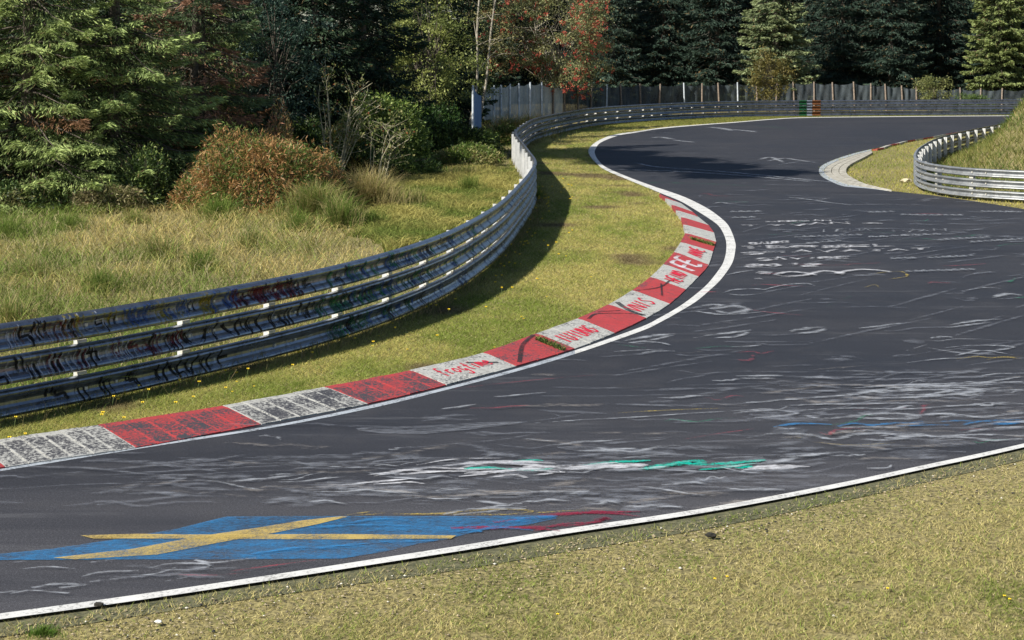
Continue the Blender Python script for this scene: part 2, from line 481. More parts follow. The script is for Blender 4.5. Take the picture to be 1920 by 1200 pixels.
rs = random.Random(5)
for i in range(len(KJ)-1):
    red = (i % 2 == 0)
    if i == 0: red = True
    width = abs(KJ[i+1][1][0]-KJ[i][1][0]) + abs(KJ[i+1][1][1]-KJ[i][1][1])
    n = 6 if i < 5 else (3 if i < 8 else (2 if i < 14 else 1))
    lv = 0 if i < 5 else (1 if i < 8 else 2)
    pool = kred if red else kwhite
    for k in range(n):
        u0, u1 = i*NS + k*NS/n, i*NS + (k+1)*NS/n
        u0, u1 = int(round(u0)), int(round(u1))
        a0, a1, b0, b1 = kin_c[u0], kin_c[u1], kout_c[u0], kout_c[u1]
        dz = rs.uniform(-.004, .004)
        off = np.array([0, 0, dz])
        me = slab_mesh('kerb_slab', a0+off, a1+off, b0+off, b1+off, pool[lv], pool[1], .016, gap=.012 if i < 6 else .02)
        link('kerb_slab', me, kerb)

def kerb_pt(i, u, v, off=.006):
    """i stripe, u 0..1 along, v 0 (road side) .. 1 (verge side)"""
    f = (i + u) * NS; j = min(int(f), len(kin_c)-2); t = f - j
    a = kin_c[j]*(1-t)+kin_c[j+1]*t; b = kout_c[j]*(1-t)+kout_c[j+1]*t
    p = b + (a-b)*v
    p = p.copy(); p[2] += off + .012*min(1, max(0, v)/.84)
    return p

# paver kerb on the right bend, each slab of the ribbed bed its own
rk = empty('kerb', P(1580, 330), 'pale grey slab kerb inside the right hand bend', None, None, 'structure')
M['paver'] = basic('pale_concrete_paver', (.25, .24, .20), (.46, .45, .40), .85, scale=5, bmp=.4)
pa = PL([(1668,357.6),(1633,352),(1600,347),(1584,344),(1562,335.5),(1549,328),(1545,320),(1551,311.5),(1572,301),(1603,290.5),(1634,282)], KH0, 3)
pb = PL([(1672,356),(1645,350),(1625,345),(1610,339),(1598,332.5),(1590,327),(1587,320),(1590,312),(1602,304),(1618,296),(1636,286)], .06, 3)
for i in range(len(pa)-1):
    for r in range(3):
        v0, v1 = r/3+.015, (r+1)/3-.015
        q = lambda k, v: pa[k]+(pb[k]-pa[k])*v
        a0, a1 = q(i, v1), q(i+1, v1); b0, b1 = q(i, v0), q(i+1, v0)
        if np.linalg.norm(a0-b0) < .03 and np.linalg.norm(a1-b1) < .03: continue
        mb = MB(); e = (a1-a0)*.03; e2 = (b1-b0)*.03
        z = np.array([0,0,rs.uniform(-.003,.003)]); lo = np.array([0,0,-.1])
        T = [a0+e+z, a1-e+z, b1-e2+z, b0+e2+z]
        mb.add(T + [t+lo for t in T], [(0,3,2,1) if False else (0,1,2,3), (4,7,6,5), (0,4,5,1), (1,5,6,2), (2,6,7,3), (3,7,4,0)])
        link('paver', mb.mesh('paver', M['paver']), rk)
# low narrow red and white kerb stones further round the bend
RB = [(1634,281.5),(1647,278.6),(1661,273.5),(1677,270.2),(1692,266),(1707,263.5),(1722,261),(1742,258),(1765,253.5),(1790,249)]
for i in range(len(RB)-1):
    a0, a1 = P(*RB[i]), P(*RB[i+1])
    d = (a1-a0)/np.linalg.norm(a1-a0); n_ = np.array([d[1], -d[0], 0])*.28
    mb = MB(); up = np.array([0,0,.05]); e = d*.02
    T = [a0+e+up*.4, a1-e+up*.4, a1-e+n_+up*1.5, a0+e+n_+up*1.5]; lo = np.array([0,0,-.1])
    mb.add(T + [t+lo for t in T], [(0,1,2,3), (4,7,6,5), (0,4,5,1), (1,5,6,2), (2,6,7,3), (3,7,4,0)])
    link('kerb_stone', mb.mesh('kerb_stone', kred[2] if i % 2 == 0 else kwhite[2]), rk)

# ------------------------------------------------------------------ painted strokes on the road
class Strokes:
    z0 = .008
    def __init__(s): s.v = []; s.f = []; s.n = 0; s.z = Strokes.z0; s.w = []
    def poly(s, pts):                       # filled quad strip given as two lists
        a, b = pts; n = len(a)
        s.z += .0003
        for p in list(a)+list(b): s.v.append([p[0], p[1], s.z]); s.w.append(0.)
        for i in range(n-1): s.f.append([s.n+i, s.n+i+1, s.n+i+1+n, s.n+i+n])
        s.n += 2*n
    def soft(s, a, m, b):                   # ribbon whose rims are worn away
        n = len(a); s.z += .0003; t = np.abs(np.linspace(-1, 1, n))**4*.7
        for row, w0 in ((a, 1.), (m, 0.), (b, 1.)):
            for p, e in zip(row, t): s.v.append([p[0], p[1], s.z]); s.w.append(min(1., w0+e))
        for k in range(2):
            for i in range(n-1): q = s.n+k*n+i; s.f.append([q, q+1, q+1+n, q+n])
        s.n += 3*n
    def line(s, pts, wd, taper=.5, world=False, sm=True):
        """pts in photo pixels (or world metres), wd = width in metres"""
        q = np.array([p if world else P(*p)[:2] for p in pts], float)[:, :2]
        if sm and len(q) > 2: q = catmull(q, 5)
        d = np.gradient(q, axis=0); d /= (np.linalg.norm(d, axis=1, keepdims=True)+1e-9)
        nn = np.stack([-d[:,1], d[:,0]], axis=1)
        t = np.linspace(0, 1, len(q)); ww = wd/2*(1 - taper*np.abs(2*t-1)**2)[:, None]
        ww = ww*1.85; s.soft(q+nn*ww, q, q-nn*ww)
    def build(s, name, mat, label=None):
        if not s.f: return
        V = np.array(s.v); Fc = np.array(s.f)
        a, b, c = V[Fc[:,0]], V[Fc[:,1]], V[Fc[:,2]]
        flip = np.cross((b-a)[:, :2], (c-a)[:, :2]) < 0
        Fc[flip] = Fc[flip][:, ::-1]
        me_ = npmesh(name, V, Fc, mat); at_ = me_.attributes.new('wear', 'FLOAT', 'POINT'); at_.data.foreach_set('value', np.array(s.w, dtype=np.float32))
        o = link(name, me_, road)
        if label: o['label'] = label
        Strokes.z0 = min(.03, Strokes.z0 + .0011)
        return o

FONT = {'A': [[(0,0),(.5,1),(1,0)],[(.2,.4),(.8,.4)]], 'B': [[(0,0),(0,1),(.7,1),(.8,.75),(.6,.52),(0,.5)],[(.6,.52),(.95,.3),(.7,0),(0,0)]],
 'D': [[(0,0),(0,1),(.6,.95),(1,.5),(.6,.05),(0,0)]], 'E': [[(1,1),(0,1),(0,0),(1,0)],[(0,.5),(.8,.5)]], 'F': [[(1,1),(0,1),(0,0)],[(0,.5),(.8,.5)]],
 'G': [[(1,.85),(.5,1),(0,.5),(.5,0),(1,.2),(1,.5),(.6,.5)]], 'H': [[(0,0),(0,1)],[(1,0),(1,1)],[(0,.5),(1,.5)]], 'I': [[(.5,0),(.5,1)]], 'L': [[(0,1),(0,0),(1,0)]],
 'M': [[(0,0),(.1,1),(.5,.3),(.9,1),(1,0)]], 'N': [[(0,0),(0,1),(1,0),(1,1)]], 'O': [[(.5,0),(0,.5),(.5,1),(1,.5),(.5,0)]], 'R': [[(0,0),(0,1),(.8,.95),(.8,.6),(0,.5)],[(.4,.5),(1,0)]],
 'S': [[(1,.85),(.5,1),(.05,.75),(.5,.5),(.95,.25),(.5,0),(0,.15)]], 'T': [[(0,1),(1,1)],[(.5,1),(.5,0)]], 'U': [[(0,1),(.1,.2),(.5,0),(.9,.2),(1,1)]], 'V': [[(0,1),(.5,0),(1,1)]],
 'Y': [[(0,1),(.5,.5),(1,1)],[(.5,.5),(.5,0)]], '0': [[(.5,0),(.05,.5),(.5,1),(.95,.5),(.5,0)]], '1': [[(.2,.7),(.6,1),(.6,0)]], '2': [[(0,.8),(.5,1),(.95,.75),(0,0),(1,0)]],
 'f': [[(.9,.95),(.5,1),(.35,.7),(.3,-.1)],[(.05,.6),(.75,.6)]], 'r': [[(.2,.6),(.2,0)],[(.2,.4),(.5,.6),(.9,.55)]], 'o': [[(.5,0),(.1,.3),(.5,.6),(.9,.3),(.5,0)]], 'g': [[(.85,.55),(.3,.6),(.15,.25),(.5,.05),(.85,.3),(.85,-.3),(.4,-.4),(.1,-.25)]],
 't': [[(.5,.95),(.45,.1),(.8,0)],[(.1,.6),(.85,.6)]], 'i': [[(.5,.6),(.5,0)],[(.5,.85),(.52,.9)]], 'm': [[(0,0),(.05,.6),(.3,.5),(.45,.05),(.55,.55),(.8,.5),(.95,0)]], 'e': [[(.1,.3),(.85,.35),(.5,.6),(.1,.3),(.4,0),(.9,.1)]],
 'n': [[(.1,0),(.1,.6),(.6,.55),(.85,0)]], 'u': [[(.1,.6),(.2,.1),(.6,0),(.85,.6),(.9,0)]], ' ': []}

def text_px(S, txt, x0, y0, x1, y1, hpx, wd, slant=0):
    """writes along the pixel line (x0,y0)-(x1,y1) with letters hpx rows high"""
    n = len(txt); rj = random.Random(len(txt)*7+int(x0))
    for k, ch in enumerate(txt):
        j0, j1, j2 = rj.uniform(-.1,.1), rj.uniform(-.25,.25)*hpx, rj.uniform(.75,1.2)
        for pl in FONT.get(ch, []):
            pts = []
            for u, v in pl:
                t = (k + .08 + j0 + u*.74) / n
                pts.append((x0+(x1-x0)*t + (slant+j0*3)*v*hpx + rj.uniform(-1.2,1.2), y0+(y1-y0)*t - v*hpx*j2 + j1 + rj.uniform(-.3,.3)))
            S.line(pts, wd*rj.uniform(.7,1.2), .35, sm=len(pl) > 4)

# --- the flag
def quadstrip(S, A, B, n=12):
    a = [P(*(np.array(A[0])+(np.array(A[1])-A[0])*t))[:2] for t in np.linspace(0,1,n)]
    b = [P(*(np.array(B[0])+(np.array(B[1])-B[0])*t))[:2] for t in np.linspace(0,1,n)]
    S.poly((a, b))
def polygon_px(name, pts, mat, z, label=None):
    loop = np.array([P(*p) for p in pts]); me = polymesh(name, loop, z, mat)
    o = link(name, me, road)
    if label: o['label'] = label
    return o
flag = polygon_px('painted_flag', [(-240,1052),(-60,1046),(100,1030),(220,1012),(330,993),(424,970),(560,969),(900,969),(1020,967),(1045,973),(990,985),(900,996),(840,1012),(780,1022),(720,1036),(640,1049),(450,1050),(100,1051)], M['blue'], .008, 'blue field of the flag painted on the asphalt')
z = .012
S = Strokes(); S.z = .0115
S.poly(([P(*p)[:2] for p in [(100,1048),(250,1031),(345,1013),(405,1003),(480,992),(565,978),(640,970)]], [P(*p)[:2] for p in [(140,1051),(295,1042),(392,1023),(452,1012),(515,1001),(595,985),(652,971)]]))
S.poly(([P(*p)[:2] for p in [(150,1006),(260,1003),(345,1004.5),(480,1004),(640,1003.5),(856,1006)]], [P(*p)[:2] for p in [(175,1012),(260,1012),(345,1012),(480,1013),(640,1013.5),(846,1012)]]))
S.build('painted_flag_cross', M['yellow'], 'yellow cross of the painted flag')
S = Strokes(); S.z = .0145
for a, b, c_ in (((640,985),(720,975),(790,983)), ((560,1035),(700,1020),(820,1016)), ((880,1000),(930,992),(1000,997)), ((955,976),(1000,972),(1046,970)), ((580,992),(680,987),(780,989)), ((470,1042),(560,1030),(640,1031))):
    S.line([a, b, c_], .055)
S.line([(948,980),(1000,975),(1040,972)], .12); S.line([(840,999),(880,997),(905,999)], .10)
S.build('blue_brush_mark', M['blue_bright'])
# --- red, yellow and white writing right of the flag
S = Strokes()
for pts, wd in (([(850,992),(900,990),(1000,992),(1060,998)], .05), ([(925,981),(1000,972),(1100,963),(1200,961)], .05), ([(1010,967),(1080,963),(1150,965),(1200,970)], .05), ([(850,993),(960,992),(1080,986),(1140,975)], .06),
                ([(925,981),(950,978)], .09), ([(845,992),(890,990)], .08), ([(1000,998),(1060,984),(1130,982)], .045), ([(1085,966),(1120,961),(1160,966)], .06), ([(1110,979),(1140,973),(1100,985)], .06)):
    S.line(pts, wd)
S.build('red_writing', M['red'], 'dark red scrawl right of the painted flag')
S = Strokes()
for pts, wd in (([(640,970),(690,962),(720,964),(660,969)], .04), ([(740,961),(748,966),(830,964),(900,958),(960,957),(1000,961),(940,967),(880,963),(930,957),(1010,960)], .045), ([(990,965),(1040,961),(1100,958)], .035), ([(760,966),(860,966),(940,968)], .03)):
    S.line(pts, wd)
S.build('yellow_writing', M['yellow_faint'], 'yellow scrawl above the right end of the flag')
S = Strokes()
for pts, wd in (([(830,967),(880,957),(960,955),(985,957)], .06), ([(850,968),(905,962),(950,957)], .05)):
    S.line(pts, wd)
S.build('white_writing', M['chalk'])
# --- bold white and teal spray writing in the middle
S = Strokes()
bold = [([(690,893),(760,884),(800,886),(860,884)],.07),([(700,895),(790,880),(830,880),(950,883)],.06),([(740,893),(820,886),(900,886)],.06),([(830,876),(900,869),(980,872),(1040,878)],.08),([(860,880),(930,868),(1040,870)],.07),
        ([(860,896),(930,888),(980,882),(1060,888)],.07),([(870,890),(960,884),(1050,878)],.08),([(910,899),(960,893),(990,899)],.07),([(940,866),(1000,868),(1045,872)],.06),([(1000,884),(1100,879),(1150,876)],.10),([(980,878),(1080,877),(1180,874)],.09),
        ([(1020,889),(1050,887),(1000,894)],.06),([(1100,884),(1150,876),(1210,873)],.10),([(1150,881),(1190,876),(1216,875)],.09),([(1040,884),(1130,872),(1160,870)],.06),([(700,911),(770,907),(800,911)],.05),([(640,912),(720,905),(780,899)],.05),([(780,875),(850,864),(940,862)],.03)]
for pts, wd in bold: S.line(pts, wd, .7)
S.line([(1390,886),(1430,877),(1480,877),(1520,878)], .09, .9); S.line([(1400,884),(1450,881),(1500,880)], .08, .9)
S.build('spray_writing', M['chalk_hard'], 'bold white spray writing in the middle of the road')
S = Strokes()
for pts, wd in (([(870,881),(920,879),(950,882)],.07),([(940,882),(1010,883),(1040,880)],.07),([(960,867),(1000,865),(1020,866)],.06),([(1090,876),(1150,869),(1220,866)],.08),([(1200,883),(1260,873),(1320,865)],.10),([(1290,866),(1300,872),(1320,866)],.12),([(1300,875),(1370,871),(1436,865)],.08),([(1310,884),(1370,877),(1420,871)],.06),([(1378,880),(1400,878),(1412,877)],.08)):
    S.line(pts, wd, .6)
S.build('teal_writing', M['teal'], 'teal spray paint beside the bold white writing')
# --- rows of lettering by the apex
S = Strokes()
text_px(S, 'TERMEL', 1392, 468, 1690, 463, 4.2, .15)
text_px(S, 'SHAVATAT', 1388, 478, 1755, 469, 4.2, .14)
text_px(S, 'SAVIRE', 1420, 490, 1600, 486, 4, .12)
text_px(S, '2012', 1400, 502, 1540, 500, 5, .13)
text_px(S, 'BAUER', 1408, 460, 1482, 457, 4, .09)
text_px(S, 'TYVAN', 1390, 427, 1600, 422, 3.6, .14)
text_px(S, 'HERMAN', 1440, 419, 1560, 416, 2.4, .10)
S.line([(1616,421),(1635,420.5),(1656,421)], .12, .1, sm=False)
S.line([(1428,517),(1436,512)], .22, .2, sm=False); S.line([(1414,526),(1428,525.5)], .16, .3, sm=False)
for x0, x1, yc, hh in ((1455, 1518, 517, 4.5), (1522, 1582, 516, 5), (1572, 1668, 514, 6)):
    S.line([(x0+8, yc+hh*.6),(x0, yc),((x0+x1)/2-6, yc-hh),(x1-8, yc-hh*.5),(x1, yc+.5),((x0+x1)/2+4, yc+hh*.8),(x0+10, yc+hh*.9)][:(7 if x0 == 1455 else 5)], .11, .5)
S.build('lettering', M['chalk_hard'], 'white block lettering in rows right of the apex')
S = Strokes()
text_px(S, 'IVAN', 1660, 437, 1780, 434, 4, .07); text_px(S, 'LENA', 1540, 436, 1640, 433, 4, .06)
for (x0,y0,x1,y1,n_) in ((1336,382,1404,380,1),(1370,398,1432,397,4),(1374,409,1420,408,3),(1630,399,1680,398,4),(1690,404,1810,405,9),(1840,398,1918,399,7),(1512,458,1580,452,5),(1490,446,1620,442,9),(1630,446,1770,440,7),(1760,452,1860,446,8),(1820,456,1920,450,8),(1740,486,1830,482,7),(1670,488,1720,486,4),(1700,512,1830,508,9)):
    for k in range(n_):
        a = x0+(x1-x0)*k/n_; b = x0+(x1-x0)*(k+.75)/n_; y = y0+(y1-y0)*k/n_
        S.line([(a, y+1.2),(a+(b-a)*.3, y-1.4),(a+(b-a)*.6, y+.8),(b, y-.8)], .08, .4)
S.build('lettering', M['chalk'], 'small faded white lettering higher up the road')
# --- larger chalk figures
S = Strokes()
figs = [([(1284,586),(1310,586),(1350,591),(1400,589),(1440,585)],.09),([(1296,579),(1330,573),(1352,574),(1340,581),(1370,575),(1395,578),(1410,585)],.13),([(1340,582),(1365,589),(1400,582),(1372,576)],.13),
        ([(1355,551),(1375,545),(1410,543),(1440,545)],.07),([(1360,552),(1390,555),(1430,552)],.06),([(1362,517),(1390,511),(1420,507)],.07),([(1430,545),(1470,536),(1510,533),(1530,538)],.05),
        ([(1170,641),(1220,632),(1265,628)],.12),([(1180,645),(1230,638),(1262,630)],.10),([(1320,632),(1360,627),(1400,622),(1410,620)],.10),([(1340,636),(1380,633),(1405,624)],.09),([(1300,636),(1330,632)],.06),
        ([(1480,624),(1520,617),(1556,615)],.13),([(1490,628),(1530,624),(1550,617)],.10),([(1610,618),(1660,612),(1690,608)],.09),([(1630,622),(1680,613)],.05),([(1860,560),(1890,553),(1918,556)],.14),([(1870,563),(1910,560)],.10),
        ([(1780,612),(1830,604),(1880,600)],.10),([(1770,618),(1820,611),(1860,606)],.08),([(1800,548),(1850,541),(1890,545)],.04),([(1700,660),(1740,648)],.05)]
for pts, wd in figs: S.line(pts, wd, .6)
S.build('chalk_figure', M['chalk'], 'pale chalk lozenges scattered over the middle of the road')
# big pale lozenge by the near left and large looping letters on the right
S = Strokes()
S.poly(([P(*p)[:2] for p in [(668,806),(700,803),(800,801),(900,795),(1000,792)]], [P(*p)[:2] for p in [(672,810),(720,816),(800,816),(900,806),(1000,793)]]))
S.poly(([P(*p)[:2] for p in [(1045,842),(1120,838),(1200,846),(1290,856)]], [P(*p)[:2] for p in [(1060,846),(1130,850),(1220,860),(1335,860)]]))
S.line([(1045,842),(1140,834),(1250,826)], .06)
S.build('chalk_lozenge', M['chalk_faint'])
S = Strokes()
loops = [([(1400,758),(1500,750),(1590,743),(1640,735),(1700,728),(1800,725),(1860,727)],.09),([(1590,745),(1640,737),(1720,730),(1800,729),(1835,735),(1790,742),(1700,748),(1640,749),(1600,744)],.11),
         ([(1600,730),(1680,725),(1800,722),(1920,728)],.08),([(1620,742),(1700,735),(1780,733),(1740,742),(1660,744)],.08),([(1830,722),(1880,714),(1920,708)],.06),
         ([(1460,764),(1540,761),(1640,760),(1750,757)],.06),([(1500,772),(1600,768),(1700,770),(1800,763),(1920,760)],.06),
         ([(1510,781),(1540,789),(1570,786),(1620,781),(1680,778),(1720,784),(1660,789),(1600,784)],.09),([(1690,786),(1740,780),(1790,780),(1760,787)],.09),([(1790,778),(1830,785),(1880,781),(1920,777)],.09),
         ([(1400,824),(1450,816),(1520,819),(1560,827),(1600,819),(1650,816),(1700,823),(1650,828),(1600,826)],.08),([(1660,827),(1720,818),(1760,822),(1840,818),(1920,820)],.08),([(1740,829),(1800,823),(1860,829),(1920,826)],.08),
         ([(1400,772),(1440,770),(1480,775),(1492,779),(1440,785),(1400,788)],.05),([(1000,797),(1100,790),(1200,785),(1300,778),(1440,770)],.03),
         ([(1770,655),(1830,650),(1900,653),(1860,660),(1800,658)],.05),([(1790,670),(1840,660),(1900,668)],.05),([(1700,683),(1760,676),(1830,673)],.04),([(1740,655),(1800,664),(1870,668)],.03)]
for pts, wd in loops: S.line(pts, wd, .5)
S.build('chalk_loop', M['chalk'], 'large looping chalk letters on the right of the road')
S = Strokes()
for pts, wd in (([(1450,803),(1500,797),(1560,799)],.06),([(1570,803),(1600,797),(1640,800),(1680,796),(1740,797)],.07),([(1680,802),(1740,800),(1790,800)],.05),([(1750,794),(1800,792),(1840,794)],.05),([(1805,800),(1840,793),(1920,790)],.06),([(1850,798),(1890,797),(1920,793)],.08),([(1590,797),(1640,802)],.06),([(1700,797),(1730,793)],.06)):
    S.line(pts, wd)
S.build('blue_writing', M['blue_bright'], 'blue scrawl low on the right side of the road')
S = Strokes()
for pts, wd in (([(1790,676),(1830,671),(1860,673),(1920,670)],.07),([(1850,677),(1880,672),(1920,676)],.05),([(1640,515),(1660,512),(1690,511),(1700,520),(1660,526)],.05),([(1620,541),(1640,536),(1650,542)],.04),([(1480,826),(1560,819)],.03),([(1520,832),(1600,838),(1700,832)],.03),([(1150,778),(1260,772),(1380,768)],.03)):
    S.line(pts, wd)
S.build('yellow_writing', M['yellow_faint'], 'faint yellow marks on the right of the road')
S = Strokes()
for pts, wd in (([(1700,686),(1720,684)],.07),([(1740,687),(1780,682)],.07),([(1800,685),(1850,681)],.07),([(1870,684),(1920,680)],.06),([(1290,658),(1350,652),(1400,654)],.06),([(1150,342.5),(1300,345),(1440,351)],.12),([(1410,236),(1450,239),(1480,242)],.2),([(1520,400),(1600,403)],.08),([(1540,580),(1620,548)],.04),([(1860,620),(1920,612)],.05)):
    S.line(pts, wd)
S.build('green_writing', M['teal_faint'], 'faint green chalk marks on the road')
S = Strokes()
for pts, wd in (([(1310,366),(1325,364),(1340,368),(1376,369)],.10),([(1700,403),(1750,402),(1770,405)],.10),([(1560,764),(1650,762)],.03),([(1600,772),(1700,768)],.03),([(310,1082),(400,1084),(470,1078)],.03),([(420,1078),(500,1067),(640,1049)],.025),([(1790,811),(1850,807),(1870,812)],.03),([(850,732),(1000,716),(1120,706)],.025)):
    S.line(pts, wd)
S.build('red_writing', M['red_faint'], 'faint red chalk marks on the road')
# near left thin white drawing
S = Strokes()
for pts, wd in (([(150,1087),(190,1078),(260,1075)],.035),([(168,1096),(230,1089),(290,1081),(330,1070)],.035),([(280,1071),(320,1062),(380,1062),(390,1068),(340,1074),(300,1072)],.035),([(365,1055),(400,1060),(480,1051)],.035),([(60,1108),(100,1101),(160,1102),(110,1108)],.04),([(20,1119),(60,1113),(130,1118)],.03),([(40,1072),(90,1068),(140,1072)],.025),([(170,1060),(230,1053)],.03),([(0,1062),(50,1058)],.03),([(300,1098),(350,1088)],.02),([(0,1117),(60,1112)],.03)):
    S.line(pts, wd, .3)
S.build('chalk_drawing', M['chalk'], 'thin looping chalk drawing left of the flag')
S = Strokes()
for pts, wd in (([(1224,259),(1240,258),(1262,262)],.35),([(1262,263),(1285,266),(1305,268)],.25),([(1215,248),(1262,250)],.3),([(1328,239),(1350,241),(1375,246)],.45),([(1355,242),(1400,246),(1420,249)],.35),([(1190,306),(1230,314),(1300,318)],.2),([(1260,318),(1330,321),(1430,330),(1560,343)],.28),([(1150,319),(1260,322),(1400,331),(1520,342)],.25),
                ([(1425,300),(1445,296),(1470,306)],.2),([(1440,303),(1470,298),(1500,302),(1530,306)],.2),([(1460,310),(1500,304)],.18),([(1340,382),(1402,380)],.14),([(1476,371),(1520,376),(1560,382),(1600,386)],.10),([(1530,376),(1558,373)],.14),([(1610,382),(1700,386)],.08)):
    S.line(pts, wd, .4)
S.build('chalk_streak', M['chalk'], 'white chalk streaks near the far bend')
# --- random old faint scrawl, laid out on the ground in metres
rg = np.random.RandomState(11)
def scrawls(n, mat, xr, yr, length, wd, name, ang=(0., .25), amp=.12, bias=None, loop=.10):
    S = Strokes(); k = 0
    while k < n:
        x, y = rg.uniform(*xr), rg.uniform(*yr)
        pxx, pyy = 960 + x/y*F, HY + CH*F/y
        pt = np.array([[x, y]])
        if not inpoly(pt[:,0], pt[:,1], road_loop)[0]: continue
        if bias is not None and rg.rand() > bias(pxx, pyy): continue
        if pxx < 1080 and 955 < pyy < 1060: continue
        a = rg.normal(ang[0], ang[1]); L_ = length*rg.uniform(.4, 1.6)
        m = rg.randint(3, 8); t = np.linspace(-.5, .5, m)
        off = np.cumsum(rg.normal(0, amp, m)) ; off -= off.mean()
        q = np.stack([x + t*L_*math.cos(a) - off*math.sin(a), y + t*L_*math.sin(a) + off*math.cos(a)], 1)
        if rg.rand() < loop:                 # a loop
            th = np.linspace(0, 2*math.pi*rg.uniform(.6,1), 8) + rg.uniform(0, 6)
            q = np.stack([x + np.cos(th)*L_*.3, y + np.sin(th)*L_*.22], 1)
        if not inpoly(q[:,0], q[:,1], road_loop).all(): continue
        S.z = Strokes.z0 + rg.rand()*.003
        S.line(q, wd*rg.uniform(.5, 1.4), .6, world=True); k += 1
    o = S.build(name, mat); o['kind'] = 'stuff'
    return o
band = lambda px, py: 1.0 if (855 < py < 960 and px > 200) or (px > 1350 and 700 < py < 850 and (px*7+py*13) % 5 < 3.6) else (.6 if py > 1040 else (.35 if py > 820 else (.4 if px > 1380 and 380 < py < 520 else .10)))
scrawls(170, M['chalk_faint'], (-7, 14), (13.5, 32), .9, .10, 'old_chalk_scrawl', bias=band, ang=(.05,.25), amp=.06, loop=0)
scrawls(120, M['chalk_faint'], (-7, 12), (15, 28), 1.6, .055, 'old_chalk_scrawl', bias=band, ang=(.08,.2), amp=.08, loop=.05)
scrawls(26, M['chalk_faint'], (-6, 12), (15, 30), .7, .22, 'old_chalk_patch', bias=band, ang=(.1,.2), amp=.03, loop=0)
scrawls(100, M['chalk'], (-3, 9), (15, 26), .6, .05, 'old_chalk_scrawl', ang=(.05,.2), bias=band, amp=.05, loop=0)
scrawls(50, M['chalk_warm'], (-6, 10), (14, 26), 1.0, .13, 'old_chalk_scrawl', bias=band, amp=.04, loop=0)
scrawls(130, M['chalk_faint'], (4, 16), (28, 60), .7, .16, 'old_chalk_scrawl', ang=(.1,.4), bias=band, loop=0)
scrawls(18, M['teal_faint'], (0, 14), (18, 50), .8, .07, 'old_chalk_scrawl', loop=0)
scrawls(18, M['red_faint'], (-3, 12), (16, 40), .8, .05, 'old_chalk_scrawl', loop=0)
scrawls(60, M['chalk_faint'], (2, 12), (20, 45), 2.4, .06, 'tyre_scuff', ang=(.75,.12), amp=.03, loop=0)

# --- lettering on the kerb
def kerb_strokes(name, mat, items, label=None):
    V, Fc, n = [], [], 0; off = .006
    for i, pl, wd in items:
        q = np.array([kerb_pt(i, u, v, off) for u, v in (catmull(np.array(pl), 4) if len(pl) > 2 else pl)])
        off += .0004
        d = np.gradient(q, axis=0); d /= np.linalg.norm(d, axis=1, keepdims=True)+1e-9
        nn = np.stack([-d[:,1], d[:,0], 0*d[:,0]], 1)*wd/2
        # keep the ribbon on the sloping face
        sl = (KH1-KH0)/np.linalg.norm((kin[i]-kout[i])[:2]); ax = (kin[i]-kout[i]); ax[2]=0; ax/=np.linalg.norm(ax)
        for s_ in (1, -1):
            w_ = q + nn*s_; w_[:,2] += (nn*s_ @ ax)*sl
            V.append(w_)
        m = len(q); k = np.arange(m-1)
        Fc.append(np.stack([n+k, n+k+m, n+k+1+m, n+k+1], 1)); n += 2*m
    o = link(name, npmesh(name, np.vstack(V), np.vstack(Fc), mat), kerb)
    if label: o['label'] = label
M['kred_paint'] = paintmat('red_letter_paint', (.55, .02, .05), .85, 60, .15)
M['kblack'] = paintmat('black_rubber_mark', (.03, .03, .035), .75, 30, .2)
items = []
for k, ch in enumerate('frogtime'):
    for pl in FONT[ch]:
        items.append((5, [(.16+(k+.05+u*.8)*.085, .34+v*.42) for u, v in pl], .035))
kerb_strokes('kerb_writing', M['kred_paint'], items, 'red handwriting on a white kerb stripe')
items = []
for i, w_, x0, dx in ((7, 'IUIUNG', .08, .13), (9, 'VNIS', .1, .18), (11, 'HEIMO', .15, .14), (13, 'ANNE', .2, .16)):
    for k, ch in enumerate(w_):
        for pl in FONT[ch]:
            items.append((i, [(x0+(k+u*.7)*dx, .25+v*.4) for u, v in pl], .045))
kerb_strokes('kerb_writing', M['kred_paint'], items, 'red capitals on the white stripes nearer the apex')
items = []
for k, ch in enumerate('FE'):
    for pl in FONT[ch]: items.append((12, [(.2+(k+u*.7)*.35, .2+v*.6) for u, v in pl], .10))
kerb_strokes('kerb_writing', M['chalk_hard'], items, 'white letters on a red stripe at the apex')
items = [(9, [(.05,.1),(.05,.5),(.2,.9)], .10), (8, [(.1,.8),(.4,.85),(.8,.5),(1.1,.1)], .06), (8, [(.5,.9),(.9,.6)], .05), (10, [(.0,.9),(.6,.55),(1.2,.5)], .04), (6, [(.1,.1),(.5,.7),(.9,.95)], .07), (11, [(.1,.5),(.5,.3)], .05), (5, [(.6,.7),(.9,.35)], .06), (10, [(.2,.3),(.8,.6)], .035)]
kerb_strokes('tyre_mark', M['kblack'], items)

